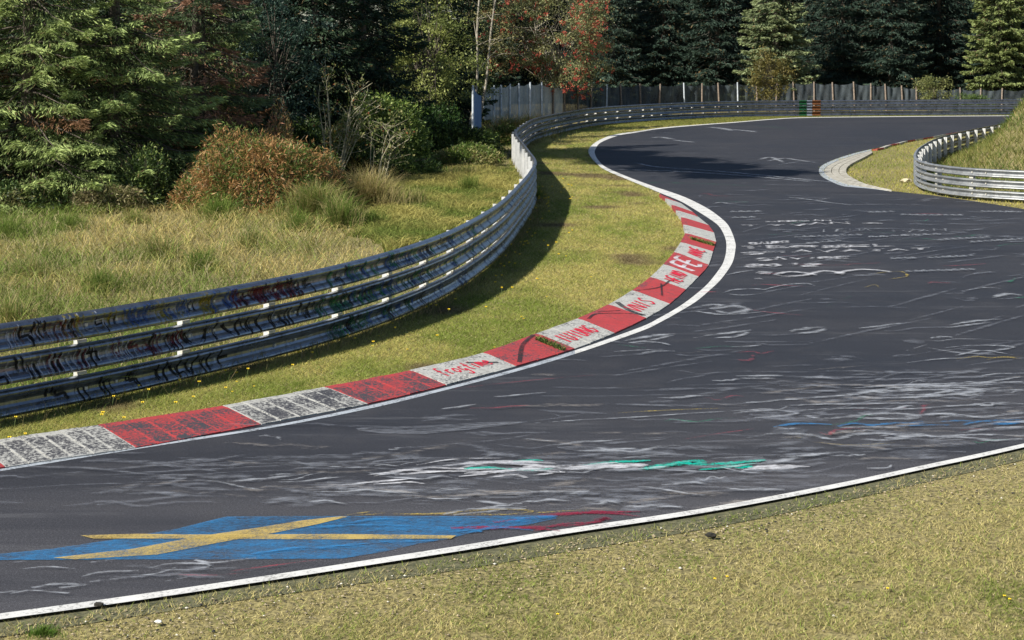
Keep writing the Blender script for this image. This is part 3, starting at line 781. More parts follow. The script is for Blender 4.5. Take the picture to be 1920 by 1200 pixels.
# ------------------------------------------------------------------ guard rails
_pk = [(0, .0), (.035, .045), (.09, .076), (.145, .084), (.20, .078), (.27, .058), (.36, .018), (.45, .002), (.55, .002), (.64, .018), (.73, .058), (.80, .078), (.855, .084), (.91, .076), (.965, .045), (1, .0)]
PROF = _pk
class Rail:
    def __init__(s, px, H, beams, hb, gap, win=4, step=.25, mode='step'):
        w_ = np.array([P(x, y, H) for x, y in px])
        c = catmull(w_, 10); c, _ = resample(c, step); c = smooth_line(c, win); s.p, s.s = resample(c, step)
        s.p[:, 2] = 0
        t = np.gradient(s.p, axis=0); t /= np.linalg.norm(t, axis=1, keepdims=True); s.t = t
        s.nrm = np.stack([t[:,1], -t[:,0], 0*t[:,0]], 1)
        s.H, s.beams, s.hb, s.gap = H, beams, hb, gap
    def at(s, a):
        f = lambda A: np.array([np.interp(a, s.s, A[:, k]) for k in range(3)])
        return f(s.p), f(s.t), f(s.nrm)
    def top(s, b): return s.H - b*(s.hb+s.gap)
    def pt(s, a, b, v, off=0.0):
        """a metres along, beam b, v 0 (top) .. 1 (bottom)"""
        p, t, n = s.at(a)
        vv = [q[0] for q in PROF]; nn = [q[1] for q in PROF]
        o = np.interp(v, vv, nn) + off
        return p + n*o + np.array([0, 0, s.top(b) - v*s.hb])
    def beam(s, a0, a1, b, mat, name, parent, off=0.0, v0=0., v1=1., step=.5, thick=True):
        n = max(2, int((a1-a0)/step)+1); A = np.linspace(a0, a1, n)
        pr = [q for q in PROF if v0 < q[0] < v1]
        vs = [v0]+[q[0] for q in pr]+[v1]
        m = len(vs); V = []
        for sd in ((0, -.006) if thick else (0,)):
            for a in A:
                for v in vs: V.append(s.pt(a, b, v, off+sd))
        Fc = []
        for i in range(n-1):
            for j in range(m-1):
                q = i*m+j
                Fc.append((q, q+1, q+1+m, q+m))
                if thick:
                    r = q+n*m; Fc.append((r, r+m, r+m+1, r+1))
        if thick:
            N0 = n*m
            for i in range(n-1):
                Fc.append((i*m, (i+1)*m, (i+1)*m+N0, i*m+N0)); e = i*m+m-1
                Fc.append((e, e+N0, e+m+N0, e+m))
            for j in range(m-1):
                Fc.append((j, j+N0, j+1+N0, j+1)); e = (n-1)*m+j
                Fc.append((e, e+1, e+1+N0, e+N0))
        me = npmesh(name, V, np.array(Fc), mat)
        return link(name, me, parent)
    def stroke(s, pts, wd, off=.004):
        """pts (a, height) ; returns two edges of a ribbon wrapping over the corrugations"""
        pts = np.array(pts, float)
        d = np.r_[0, np.cumsum(np.linalg.norm(np.diff(pts, axis=0), axis=1))]
        q = np.arange(0, d[-1]+.001, .025); pts = np.stack([np.interp(q, d, pts[:,0]), np.interp(q, d, pts[:,1])], 1)
        dd = np.gradient(pts, axis=0); dd /= np.linalg.norm(dd, axis=1, keepdims=True)+1e-9
        nn = np.stack([-dd[:,1], dd[:,0]], 1)*wd/2
        return pts+nn, pts-nn

def map_h(r, a, h, off):
    for b in range(r.beams):
        t = r.top(b)
        if t - r.hb <= h <= t: return r.pt(a, b, (t-h)/r.hb, off)
    return None

LR = Rail([(-420,672),(-150,628),(0,606),(83,595),(181,581.5),(271,566),(367,547),(430,536),(504,524),(608,503),(700,480),(783,455),(853,428),(900,403),(930,384),(955,363),(975,342),(990,325),(999,312),(1002,303),(999,294),(988,280),(975,263),(966,252),(965,247),(972,239),(985,230),(1007,220),(1060,209.5),(1110,202),(1177,197),(1280,192),(1400,189),(1520,188),(1700,187),(1920,186),(2100,185)], 1.2, 3, .362, .052)
rail = empty('guardrail', LR.pt(8, 0, 0)*[1,1,0], 'long dark graffitied steel guardrail along the left verge and behind the far bend', 'guardrail')
def post_positions(r, f):
    out = []; a = .4
    while a < r.s[-1]-.3:
        p = r.at(a)[0]; out.append(a); a += f(p)
    return out
LP = post_positions(LR, lambda p: 1.85 if p[1] < 50 else (2.2 if p[1] < 100 and p[0] < 6 else (1.25 if p[0] > 9 else 1.9)))

def build_rail(r, parent, posts, mb_mat, post_mat, seg=2, sp_len=.15, post_d=.09):
    # beams: one piece every `seg` posts, ends lapped
    js = posts[::seg]
    js = [0.02] + js[1:] + [r.s[-1]-.02]
    for b in range(r.beams):
        for i in range(len(js)-1):
            r.beam(js[i]-(.12 if i else 0), js[i+1], b, mb_mat, 'rail_beam', parent, off=.0075*(i % 2))
    mp = MB(); mp.box((0,0,r.H/2-.03), (.055, post_d, r.H-.02)); mp.box((.022,0,r.H/2-.03), (.06,.012,r.H-.03))
    pm = mp.mesh('post', post_mat)
    ms = MB(); ms.box((0,0,0), (sp_len, .05, r.gap*.8)); sm_ = ms.mesh('spacer', M['spacer'])
    bolts = MB()
    for i, a in enumerate(posts):
        p, t, n = r.at(a); ang = math.atan2(t[1], t[0])
        q = p - n*(post_d/2+.05)
        o = link('post', pm, parent, tuple(q - np.array(parent.location))); o.rotation_euler = (0,0,ang)
        for b in range(r.beams-1):
            c = p - n*.02; zz = r.top(b) - r.hb - r.gap/2
            o = link('spacer', sm_, parent, (c[0]-parent.location[0], c[1]-parent.location[1], zz-parent.location[2])); o.rotation_euler = (0,0,ang)
        for b in range(r.beams):
            if p[1] > 60: continue
            c = r.pt(a+.05, b, .5, .012); bolts.box(c, (.04, .03, .04), ang)
            c = r.pt(a+.55, b, .47, .012); bolts.box(c, (.034, .03, .034), ang)
    if bolts.n:
        o = link('bolts', bolts.mesh('bolts', M['spacer']), parent); o['kind'] = 'stuff'
build_rail(LR, rail, LP, M['steel_dark'], M['post'])

def rail_graffiti(r, parent, name, mat, strokes, label=None, kind='stuff'):
    V, Fc, n = [], [], 0; k = 0
    for pts, wd in strokes:
        k += 1; off = .009 + (k % 12)*.0004
        A, B = r.stroke(pts, wd)
        run = []
        def flush():
            nonlocal n
            if len(run) > 1:
                m = len(run); V.extend([q[0] for q in run]); V.extend([q[1] for q in run])
                i = np.arange(m-1); Fc.append(np.stack([n+i, n+i+1, n+i+1+m, n+i+m], 1)); n += 2*m
            run.clear()
        for x, y in zip(A, B):
            if not (0.1 < x[0] < r.s[-1]-.1 and 0.1 < y[0] < r.s[-1]-.1): flush(); continue
            p, q = map_h(r, x[0], x[1], off), map_h(r, y[0], y[1], off)
            if p is None or q is None: flush(); continue
            run.append((p, q))
        flush()
    if not V: return
    o = link(name, npmesh(name, np.array(V), np.vstack(Fc), mat), parent)
    if label: o['label'] = label
    if kind: o['kind'] = kind
    return o
def spray(name, col, cover=.8): M[name] = paintmat(name, col, cover, 22, .2, .5)
spray('rail_white', (.50, .55, .66), .62); spray('rail_black', (.008, .008, .010), .95); spray('rail_yellow', (.32, .26, .03), .55)
spray('rail_green', (.02, .20, .06), .7); spray('rail_dgreen', (.01, .10, .05), .8); spray('rail_red', (.12, .012, .025), .7); spray('rail_blue', (.05, .10, .28), .75); spray('rail_orange', (.30, .11, .04), .5)
# metres along the rail of a photo column
rp = [LR.pt(a, 0, 0) for a in np.arange(0, 50, .25)]
def A_of(px):
    xs = np.array([960+q[0]/q[1]*F for q in rp]); k = int(np.argmax(xs > px)); return k*.25
rr = random.Random(3)
def slashes(x0, x1, n, b0, b1, wd=(.015,.035), lean=(.0,.12), part=.5):
    out = []
    for _ in range(n):
        a = A_of(rr.uniform(x0, x1)) + rr.uniform(0, .25); b = rr.randint(b0, b1); t = LR.top(b); h = LR.hb
        hi = t - rr.uniform(0, part)*h; lo = max(t-h+.005, hi - rr.uniform(.35, 1)*h)
        l = rr.uniform(*lean); k = rr.choice((0, 0, 0, 0, 0, 1))
        if k == 0: pts = [(a, hi), (a+l, lo)]
        elif k == 1: pts = [(a, hi), (a+l*.4, (hi+lo)/2), (a+.16, (hi+lo)/2+.02), (a+.2, lo)]
        else: pts = [(a, hi), (a, lo), (a+.15, lo+.02), (a+.17, hi-.02)]
        out.append((pts, rr.uniform(*wd)))
        if k == 0 and rr.random() < .5: out.append(([(p_[0]+.09, p_[1]) for p_ in pts], rr.uniform(*wd)))
    return out
g_ = 'graffiti'
rail_graffiti(LR, rail, g_, M['rail_white'], slashes(-60, 330, 64, 0, 1, (.010,.022)) + slashes(330, 940, 40, 0, 2, (.012,.022)), 'pale blue and white scrawl on the near rail')
rail_graffiti(LR, rail, g_, M['rail_black'], slashes(-60, 400, 34, 0, 2, (.015,.035)) + slashes(600, 960, 60, 0, 2, (.02,.04)) + slashes(380, 600, 24, 0, 1, (.02,.04)))
rail_graffiti(LR, rail, g_, M['rail_yellow'], slashes(70, 160, 6, 0, 0, (.02,.04), part=.1) + slashes(200, 300, 12, 0, 0) + slashes(335, 370, 9, 0, 0, (.04,.07)), 'yellow scrawl on the top rail')
rail_graffiti(LR, rail, g_, M['rail_green'], slashes(570, 900, 40, 0, 1, (.03,.09)) + slashes(600, 720, 16, 2, 2, (.02,.04)), 'green paint on the rail in the middle of the curve')
rail_graffiti(LR, rail, g_, M['rail_dgreen'], slashes(560, 760, 30, 0, 2, (.03,.07)))
rail_graffiti(LR, rail, g_, M['rail_red'], slashes(400, 540, 26, 0, 0, (.03,.05)) + slashes(180, 300, 14, 1, 1) + slashes(20, 90, 6, 0, 1), 'dark red letters on the top rail')
rail_graffiti(LR, rail, g_, M['rail_orange'], slashes(0, 130, 10, 0, 0, (.02,.03)))
rail_graffiti(LR, rail, g_, M['rail_blue'], slashes(640, 980, 70, 0, 2, (.03,.08)) + slashes(150, 420, 16, 0, 0, (.03,.06)))
a0 = A_of(268)
for k, ch in enumerate('DON'):
    st = []
    for pl in FONT[ch]:
        pp = catmull(np.array(pl), 4) if ch != 'N' else np.array(pl)
        st.append(([(a0 + k*.62 + u*.46, LR.top(1) - .01 - (1-v)*(LR.hb-.03)) for u, v in pp], .05))
    rail_graffiti(LR, rail, 'painted_letter', M['rail_black'], st, 'big black letter %s on the middle near rail' % ch, None)
a0 = A_of(285)
for k, ch in enumerate('NVIF'):
    rail_graffiti(LR, rail, 'painted_letter', M['rail_black'], [([(a0 + k*.36 + u*.26, LR.top(2) - .01 - (1-v)*(LR.hb-.05)) for u, v in pl], .045) for pl in FONT[ch]], 'black letter %s on the lowest near rail' % ch, None)
# the three painted bands on the far rail
xs_all = np.array([960+LR.at(a)[0][0]/LR.at(a)[0][1]*F for a in LR.s])
def A_far(px): 
    k = np.where(LR.p[:,1] > 105)[0]; return float(np.interp(px, xs_all[k], LR.s[k]))
for x0, x1, c1, lb in ((1498,1512,(.008,.065,.025),'green band painted on the far rail'),(1512.6,1522,(.16,.19,.24),'white band painted on the far rail'),(1522.6,1538,(.14,.055,.02),'orange band painted on the far rail')):
    m_ = paintmat('rail_band', c1, .97, 9, .25, .6)
    mbv = []
    for b in range(3):
        o = LR.beam(A_far(x0), A_far(x1), b, m_, 'painted_band', rail, off=.012, thick=False); o['label'] = lb

RR = Rail([(1960,217),(1930,222),(1892,230),(1862,235),(1825,242),(1787,250),(1762,257),(1740,267),(1725,277),(1718,286),(1717,292),(1723,300),(1750,307.5),(1800,314),(1860,317.5),(1920,320),(2000,323),(2200,332)], .98, 3, .26, .075, win=3)
rail2 = empty('guardrail', RR.pt(20, 0, 0)*[1,1,0], 'pale galvanised guardrail hooking round the grassy mound on the right', 'guardrail')
build_rail(RR, rail2, post_positions(RR, lambda p: 1.9), M['steel_pale'], M['post'], seg=2, post_d=.14)

# ------------------------------------------------------------------ mound on the right
RRp = RR.p[:, :2]
def mound_in(x, y):
    sh_ = np.shape(x); x, y = np.ravel(x), np.ravel(y)
    ins = inpoly(x, y, np.vstack([RRp, [[70, 40], [70, 110]]]))
    d = np.full(len(x), 9.0)
    for q in RRp[::3]: d = np.minimum(d, np.hypot(x-q[0], y-q[1]))
    return (np.where(ins, np.clip(d/3.0, 0, 1)**1.2, 0.0)).reshape(sh_)
def mound_h(x, y):
    h = 7.0*np.exp(-((x-31.0)**2/60 + (y-68)**2/330)) + .5*np.exp(-((x-21)**2/14 + (y-60)**2/120))
    n_ = (fbm(x, y, 2.0, 4)-.5)*.16*np.clip(h*3, 0, 1)
    return (h + n_)*mound_in(x, y)
gx, gy = np.meshgrid(np.linspace(12, 60, 80), np.linspace(34, 100, 90))
hz = mound_h(gx, gy) - .06
V = np.stack([gx.ravel(), gy.ravel(), hz.ravel()], 1)
ii = np.arange(89)[:, None]*80 + np.arange(79)[None]
Fm = np.stack([ii, ii+1, ii+81, ii+80], -1).reshape(-1, 4)
keep = V[Fm].max(1)[:, 2] > -.055
tag(link('grass_bank', npmesh('grass_bank', V, Fm[keep], M['soil'], smooth=True)), kind='structure')

# ------------------------------------------------------------------ grass
def blades(name, X, Y, Z, hgt, wid, lean, col, label, kind='stuff', bend=True, seed=0):
    r = np.random.RandomState(seed); n = len(X)
    a = r.rand(n)*2*np.pi; ca, sa = np.cos(a), np.sin(a)
    la = r.rand(n)*2*np.pi; lx, ly = np.cos(la)*lean*hgt, np.sin(la)*lean*hgt
    b = np.stack([X, Y, Z], 1)
    wv = np.stack([ca*wid/2, sa*wid/2, 0*wid], 1)
    if bend:
        mid = b + np.stack([lx*.35, ly*.35, hgt*.6], 1)
        tip = b + np.stack([lx, ly, hgt*(1-.25*np.minimum(1,lean))], 1)
        V = np.stack([b-wv, b+wv, mid+wv*.8, mid-wv*.8, tip], 1).reshape(-1, 3)
        k = np.arange(n)*5
        Fq = np.stack([k, k+1, k+2, k+3], 1); Ft = np.stack([k+3, k+2, k+4], 1)
        C = np.repeat(col, 5, 0)
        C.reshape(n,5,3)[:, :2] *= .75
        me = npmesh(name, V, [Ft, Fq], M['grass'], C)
    else:
        tip = b + np.stack([lx, ly, hgt], 1)
        V = np.stack([b-wv, b+wv, tip], 1).reshape(-1, 3)
        k = np.arange(n)*3
        C = np.repeat(col, 3, 0)
        me = npmesh(name, V, np.stack([k, k+1, k+2], 1), M['grass'], C)
    return tag(link(name, me), label, None, None, kind)

def colmix(t, a, b):
    t = np.clip(t, 0, 1)[:, None]; return np.array(a)*(1-t) + np.array(b)*t

def scatter(poly, n, seed, power=2.0):
    """points in a world polygon, density falling as 1/Y^power"""
    r = np.random.RandomState(seed); poly = np.asarray(poly)[:, :2]
    x0, y0 = poly.min(0); x1, y1 = poly.max(0)
    X, Y = np.zeros(0), np.zeros(0)
    while len(X) < n:
        m = n*3; u = r.rand(m); p = 1-power
        if abs(p) > .01: yy = (y0**p + u*(y1**p-y0**p))**(1/p)
        else: yy = y0*(y1/y0)**u
        xx = r.uniform(x0, x1, m)
        k = inpoly(xx, yy, poly); X = np.r_[X, xx[k]]; Y = np.r_[Y, yy[k]]
    return X[:n], Y[:n]

STRAW, DRY, GREEN, DGREEN, LIME = (.42,.36,.17), (.30,.26,.10), (.14,.19,.045), (.05,.09,.02), (.20,.27,.06)
# foreground verge
poly = np.vstack([(nbot[:, :2]*.8+sh2[:, :2]*.2), [[12, 9.5], [-7, 9.5]]]); poly = poly[(poly[:,0] > -9) & (poly[:,0] < 13)]
X, Y = scatter(poly, 430000, 1, 2.0)
t = fbm(X, Y, 1.6, 3)
q = fbm(X, Y, .5, 8)
edge = np.interp(X, nbot[:,0], nbot[:,1]) - Y       # metres from the line
bald = np.clip(1.15 - edge/1.4, 0, 1) * (.2+q)
onsh = np.interp(X, sh2[:,0], sh2[:,1]) - Y
rk_ = np.random.RandomState(2).rand(len(X))
keep = (rk_ > bald*.7) & (onsh > -.75*fbm(X, Y, .35, 77)*(.3+rk_)) | (rk_ > .975)
keep &= (vnoise(X, Y, .045, 78)*.6+vnoise(X, Y, .14, 79)*.4) > .33
X, Y, t, q, edge = X[keep], Y[keep], t[keep], q[keep], edge[keep]
r_ = np.random.RandomState(4).rand(len(X))
c = colmix((t-.47)*4.6 + (q-.5)*1.8 + (r_-.5)*1.1, (.52,.46,.20), (.20,.25,.055)); c = np.where((r_ > .88)[:,None], np.array((.26,.34,.07)), c); c = np.where((r_ < .10)[:,None], np.array((.70,.61,.34)), c)
c *= (.45+.9*np.random.RandomState(5).rand(len(X)))[:,None]
onsh = (np.interp(X, sh2[:,0], sh2[:,1]) - Y)*-1
onsh = -onsh
h = (.013+.020*q+.018*r_)*np.clip(.5+edge*.3, .55, 1.1)
h = np.where(onsh < .02, h*1.7+.008, h)
blades('verge_grass', X, Y, np.full(len(X), -.028), h, np.full(len(X), .0075), .5+r_*1.5, c, 'short dry mown grass in the foreground below the near white line', bend=False, seed=1)
# left verge between kerb and rail
kv = kin_c[:, :2]
base_rail = LR.p[:, :2] - LR.nrm[:, :2]*.25
k1 = base_rail[(LR.p[:,1] < 108)]
far_l = lout[[i for i in range(len(lout)) if lout[i][1] > P(0,364)[1] and lout[i][1] < 112]][:, :2]
verge = np.vstack([kv, far_l, k1[::-1]])
verge_nr = verge
X, Y = scatter(verge, 250000, 7, 2.0)
t = fbm(X, Y*.5, 1.8, 21); q = fbm(X, Y*.6, .6, 31); r_ = np.random.RandomState(8).rand(len(X))
c = colmix((t-.36)*2.6 + (q-.5)*1.2 + (r_-.5)*.9, (.56,.50,.17), (.23,.30,.055)); c = np.where((r_ > .88)[:,None], np.array((.27,.34,.08)), c); c = np.where((r_ < .08)[:,None], np.array((.62,.56,.30)), c)
br = np.clip((vnoise(X, Y, 1.3, 90)-.78)*6, 0, 1); c = c*(1-br[:,None]) + np.array((.22,.17,.10))*br[:,None]
c *= (.5+.8*np.random.RandomState(9).rand(len(X)))[:,None]
h = (.022+.022*q+.022*r_)*(1+.5*np.clip((Y-25)/50,0,1))
blades('verge_grass', X, Y, np.full(len(X), -.03), h, .0085*(Y/20)**.6, .7+r_*1.8, c, 'short yellowish green grass between the kerb and the dark guardrail', bend=False, seed=2)
# far strip in front of the far rail
fr = LR.p[(LR.p[:,1] > 100)][:, :2]; fl = lout[[i for i in range(len(lout)) if lout[i][1] > 106]][:, :2]
X, Y = scatter(np.vstack([fl, fr[::-1]]), 26000, 17, 0.5)
r_ = np.random.RandomState(18).rand(len(X)); c = colmix(r_, (.34,.30,.10), (.15,.19,.045))
blades('verge_grass', X, Y, np.full(len(X), -.03), .06+.08*r_, np.full(len(X), .03), .3+r_, c, 'thin strip of grass in front of the far guardrail', bend=False, seed=3)
# taller growth at the foot of the left rail
a_ = np.random.RandomState(20).rand(24000)*min(70, LR.s[-1]); rr_ = np.random.RandomState(21)
PX = np.stack([np.interp(a_, LR.s, LR.p[:,k]) for k in range(2)], 1); NX = np.stack([np.interp(a_, LR.s, LR.nrm[:,k]) for k in range(2)], 1)
off = rr_.normal(.14, .17, len(a_)); X, Y = PX[:,0]+NX[:,0]*off, PX[:,1]+NX[:,1]*off
r_ = rr_.rand(len(X)); c = colmix(rr_.rand(len(X))*1.2-.1, (.42,.32,.18), (.10,.16,.04)); clump = vnoise(X, Y, .5, 211); kk = clump+rr_.rand(len(X))*.4 > .55; X, Y, r_, c = X[kk], Y[kk], r_[kk], c[kk]
blades('weeds', X, Y, np.full(len(X), -.03), .05+.26*r_**2.2, np.full(len(X), .007), .2+.9*r_, c, 'ragged grass and weeds along the foot of the dark guardrail', seed=4)
# meadow behind the rail
back = LR.p[(LR.p[:,1] < 84)][:, :2] - LR.nrm[(LR.p[:,1] < 84)][:, :2]*.2
meadow = np.vstack([back, [[-1.5, 92], [-6, 80], [-12, 66], [-24, 60], [-34, 50], [-34, 12]]])
X, Y = scatter(meadow, 160000, 27, 1.7)
t = fbm(X, Y*.55, 3.2, 41); q = fbm(X, Y*.6, 1.1, 51); r_ = np.random.RandomState(28).rand(len(X))
pxx = 960+X/Y*F; pyy = HY+CH*F/Y
gright = np.clip((pxx-600)/150, 0, 1)*1.25
gr = (t-.46)*4.5 + (q-.5)*1.6 + (r_-.5)*.8 + gright
c = colmix(gr, (.60,.50,.20), (.17,.25,.05)); c = np.where((r_ > .90)[:,None], np.array((.26,.34,.08)), c); c = np.where((r_ < .10)[:,None], np.array((.66,.58,.34)), c)
sh_ = np.clip((Y-44)/8, 0, 1); c = c*(1-sh_[:,None]*.0)
c *= (.35+.95*np.random.RandomState(29).rand(len(X)))[:,None]
h = (.07+.32*q**1.3+.22*r_**1.5)*np.where(pxx > 700, .7, 1.0)*np.clip(1.2-.3*gright*3, .6, 1.2)
blades('meadow_grass', X, Y, np.full(len(X), -.03), h, .010*(Y/22)**.7, .5+r_*1.6, c, 'tall dry straw coloured meadow grass behind the dark guardrail', seed=5)
# grass inside the right bend and on the mound
rv = redge[(redge[:,1] > 40)][:, :2]
inside = np.vstack([rv[:-2], [[46, 100], [46, 40]]])
X, Y = scatter(inside, 150000, 37, .6)
m_ = (~inpoly(X, Y, np.vstack([pa[:, :2], pb[::-1, :2]])))
X, Y = X[m_], Y[m_]
mh = mound_h(X, Y)
r_ = np.random.RandomState(38).rand(len(X)); t = fbm(X, Y*.6, 2.2, 61)
inner = inpoly(X, Y, np.vstack([RR.p[:, :2], [[60, 45], [60, 100]]]))
c = colmix((t-.3)*2+(r_-.5), (.50,.45,.12), (.21,.26,.05))
ci = colmix((t-.3)*2+(r_-.5), (.26,.25,.08), (.08,.14,.03))
c = np.where(inner[:,None], ci, c); c = np.where((inner & (r_ > .95))[:,None], np.array((.35,.30,.14)), c)
c *= (.7+.55*np.random.RandomState(39).rand(len(X)))[:,None]
h = np.where(inner, .10+.22*r_, .04+.07*r_)
blades('bank_grass', X, Y, mh-.05*(mh > .02)-.03*(mh <= .02), h, np.where(inner, .035, .022), .3+r_*.8, c, 'green grass and weeds inside the right hand bend and over the mound', bend=False, seed=6)
gz = np.array([P(*p)[:2] for p in ((600,400),(700,352),(840,318),(960,318),(975,345),(950,372),(900,412),(800,455),(660,490),(600,470))])
X, Y = scatter(gz, 60000, 127, 1.2); e_ = fbm(X, Y, 1.5, 171)*60; px_ = 960+X/Y*F; py_ = HY+CH*F/Y; k_ = (px_ > 610+e_*2.2) & (py_ < 500-e_) & ~((px_ < 720) & (py_ > 440+e_*.4)); X, Y = X[k_], Y[k_]; r_ = np.random.RandomState(128).rand(len(X)); t = fbm(X, Y*.5, 1.4, 141)
c = colmix((t-.42)*3.4+(r_-.5)*1.3, (.17,.24,.05), (.48,.44,.14))*(.4+.9*np.random.RandomState(129).rand(len(X)))[:,None]
blades('meadow_grass', X, Y, np.full(len(X), -.03), .06+.28*t**2+.22*r_**2, np.full(len(X), .018), .4+r_*1.4, c, 'lush green grass slope below the left end of the fence', seed=15)
# wispy seed heads in the meadow
X, Y = scatter(meadow, 5000, 47, 1.6); k_ = (960+X/Y*F) < 620; X, Y = X[k_], Y[k_]; r_ = np.random.RandomState(48).rand(len(X))
blades('seed_heads', X, Y, np.full(len(X), .05), .30+.30*r_, np.full(len(X), .008), .3+.9*r_, np.tile(np.array((.52,.46,.27)), (len(X),1)), 'pale seed heads standing above the meadow grass', seed=7)

# gravel in the foreground
def stones(name, X, Y, s, col, label, seed):
    r = np.random.RandomState(seed); n = len(X)
    base = np.array([[1,0,0],[0,1,0],[-1,0,0],[0,-1,0],[0,0,1],[0,0,-1]], float)
    V = base[None]*s[:,None,None]*r.uniform(.6,1.3,(n,6,1)); V[:,:,2] *= .6
    a = r.rand(n)*6.28; ca, sa = np.cos(a), np.sin(a)
    x = V[:,:,0]*ca[:,None]-V[:,:,1]*sa[:,None]; y = V[:,:,0]*sa[:,None]+V[:,:,1]*ca[:,None]
    V[:,:,0], V[:,:,1] = x + X[:,None], y + Y[:,None]; V[:,:,2] += -.02 + s[:,None]*.3
    f = np.array([[0,1,4],[1,2,4],[2,3,4],[3,0,4],[1,0,5],[2,1,5],[3,2,5],[0,3,5]])
    Fc = (f[None] + (np.arange(n)*6)[:,None,None]).reshape(-1,3)
    return tag(link(name, npmesh(name, V.reshape(-1,3), Fc, M['stone'], np.repeat(col, 6, 0))), label, kind='stuff')
X, Y = scatter(poly, 60000, 57, 1.5)
edge = np.interp(X, nbot[:,0], nbot[:,1]) - Y; r_ = np.random.RandomState(58).rand(len(X))
k = (r_ < np.clip(1.0-edge/1.7, .05, .6)) & (edge > .15); X, Y = X[k], Y[k]; n = len(X); r_ = np.random.RandomState(59).rand(n)
c = colmix(r_, (.12,.10,.07), (.44,.37,.24)); c = np.where((r_ > .97)[:,None], np.array((.62,.60,.52)), c); c = np.where((r_ < .12)[:,None], np.array((.03,.03,.03)), c)
stones('gravel', X, Y, .006+.012*np.random.RandomState(60).rand(n)**2, c, 'small pale stones and grit in the dry foreground verge', 61)

# ------------------------------------------------------------------ flowers and small things
def flower_mesh(hh, rad):
    mb = MB(); mb.tube([(0,0,0),(.01,0,hh*.6),(.015,.01,hh)], .0018, 3)
    stem = mb.mesh('stem', M['stem'])
    V = [[.015,.01,hh+.012]]; Fs = []
    for k in range(8):
        a = 2*math.pi*k/8
        V.append([.015+math.cos(a)*rad, .01+math.sin(a)*rad, hh+(.004 if k % 2 else .014)])
    for k in range(8): Fs.append((0, 1+k, 1+(k+1) % 8))
    V.append([.015,.01,hh-.006])
    for k in range(8): Fs.append((9, 1+(k+1) % 8, 1+k))
    return stem, npmesh('flower_head', V, np.array(Fs), M['petal'])
fs = [flower_mesh(.07, .016), flower_mesh(.045, .018), flower_mesh(.10, .014)]
def flower(x, y, k, label, group, sc=1.0):
    o = empty('yellow_flower', (x, y, -.03), label, 'flower', group); o.scale = (sc, sc, sc)
    link('stem', fs[k][0], o, (0,0,0)); link('flower_head', fs[k][1], o, (0,0,0))
rr = random.Random(8)
for i in range(95):
    a = rr.uniform(1, 42)**1.0; p, t_, n_ = LR.at(a); d = rr.uniform(.1, .5) if rr.random() < .65 else rr.uniform(.5, 1.5)
    q = p + n_*d
    flower(q[0], q[1], rr.randint(0,2), 'small yellow flower on a thin stalk at the foot of the dark guardrail', 'yellow flowers along the foot of the guardrail', 1+q[1]/60)
for i in range(60):
    px, py = rr.uniform(150, 1270), rr.uniform(330, 790); q = P(px, py)
    if not inpoly(np.array([q[0]]), np.array([q[1]]), verge)[0]: continue
    flower(q[0], q[1], 1, 'tiny yellow flower out in the mown verge above the kerb', 'yellow flowers in the left verge', .55*(1+q[1]/50))
for lab, px, py in (('lone yellow flower low in the foreground grass, left of centre', 1043, 1142), ('left of two yellow flowers side by side in the foreground grass', 1338, 1076), ('right of two yellow flowers side by side in the foreground grass', 1361, 1072), ('single yellow flower right of the pair in the foreground grass', 1662, 1094), ('upper of the two yellow flowers near the right edge', 1881, 1108), ('lower of the two yellow flowers near the right edge', 1891, 1114), ):
    q = P(px, py, .05); flower(q[0], q[1], 1, lab, 'yellow flowers in the foreground', .75)

def lump(name, px, py, s, mat, label, cat, seed):
    r = np.random.RandomState(seed); c = P(px, py)
    import bmesh
    bm = bmesh.new(); bmesh.ops.create_icosphere(bm, subdivisions=2, radius=1)
    for v in bm.verts:
        d = 1 + r.uniform(-.25, .25); v.co = Vector((v.co.x*s*1.6*d, v.co.y*s*d, v.co.z*s*.7*d))
    me = bpy.data.meshes.new(name); bm.to_mesh(me); bm.free(); me.materials.append(mat)
    tag(link(name, me, None, (c[0], c[1], s*.35)), label, cat)
lump('earth_clod', 1333, 1006, .034, M['clod'], 'black clod of earth lying on the foreground verge right of centre', 'clod', 1)
lump('earth_clod', 185, 1136, .028, M['clod'], 'small black clod touching the near white line at the left', 'clod', 2)
M['whitestone'] = basic('white_stone', (.6,.6,.58), (.8,.8,.76), .6, scale=20)
lump('white_stone', 297, 1167, .020, M['whitestone'], 'bright white pebble in the foreground grass at the left', 'stone', 3)
M['pale_rock'] = basic('pale_rock', (.35,.31,.20), (.55,.50,.36), .8, scale=6, bmp=.5)
lump('pale_rock', 1698, 341, .13, M['pale_rock'], 'pale flat rock in the grass left of the galvanised guardrail', 'rock', 4)

# ------------------------------------------------------------------ plants
def quads_mesh(name, C, D, W, L, Wd, col, mat):
    """C centres, D long axis (unit), W wide axis (unit); lozenge leaves with their own bend"""
    n = len(C)
    a = C - D*L[:,None]*.5; b = C + W*Wd[:,None]*.5; c = C + D*L[:,None]*.5; d = C - W*Wd[:,None]*.5
    V = np.stack([a, b, c, d], 1).reshape(-1, 3); k = np.arange(n)*4
    return npmesh(name, V, np.stack([k, k+1, k+2, k+3], 1), mat, np.repeat(col, 4, 0))

def unit(v): return v/(np.linalg.norm(v, axis=-1, keepdims=True)+1e-9)

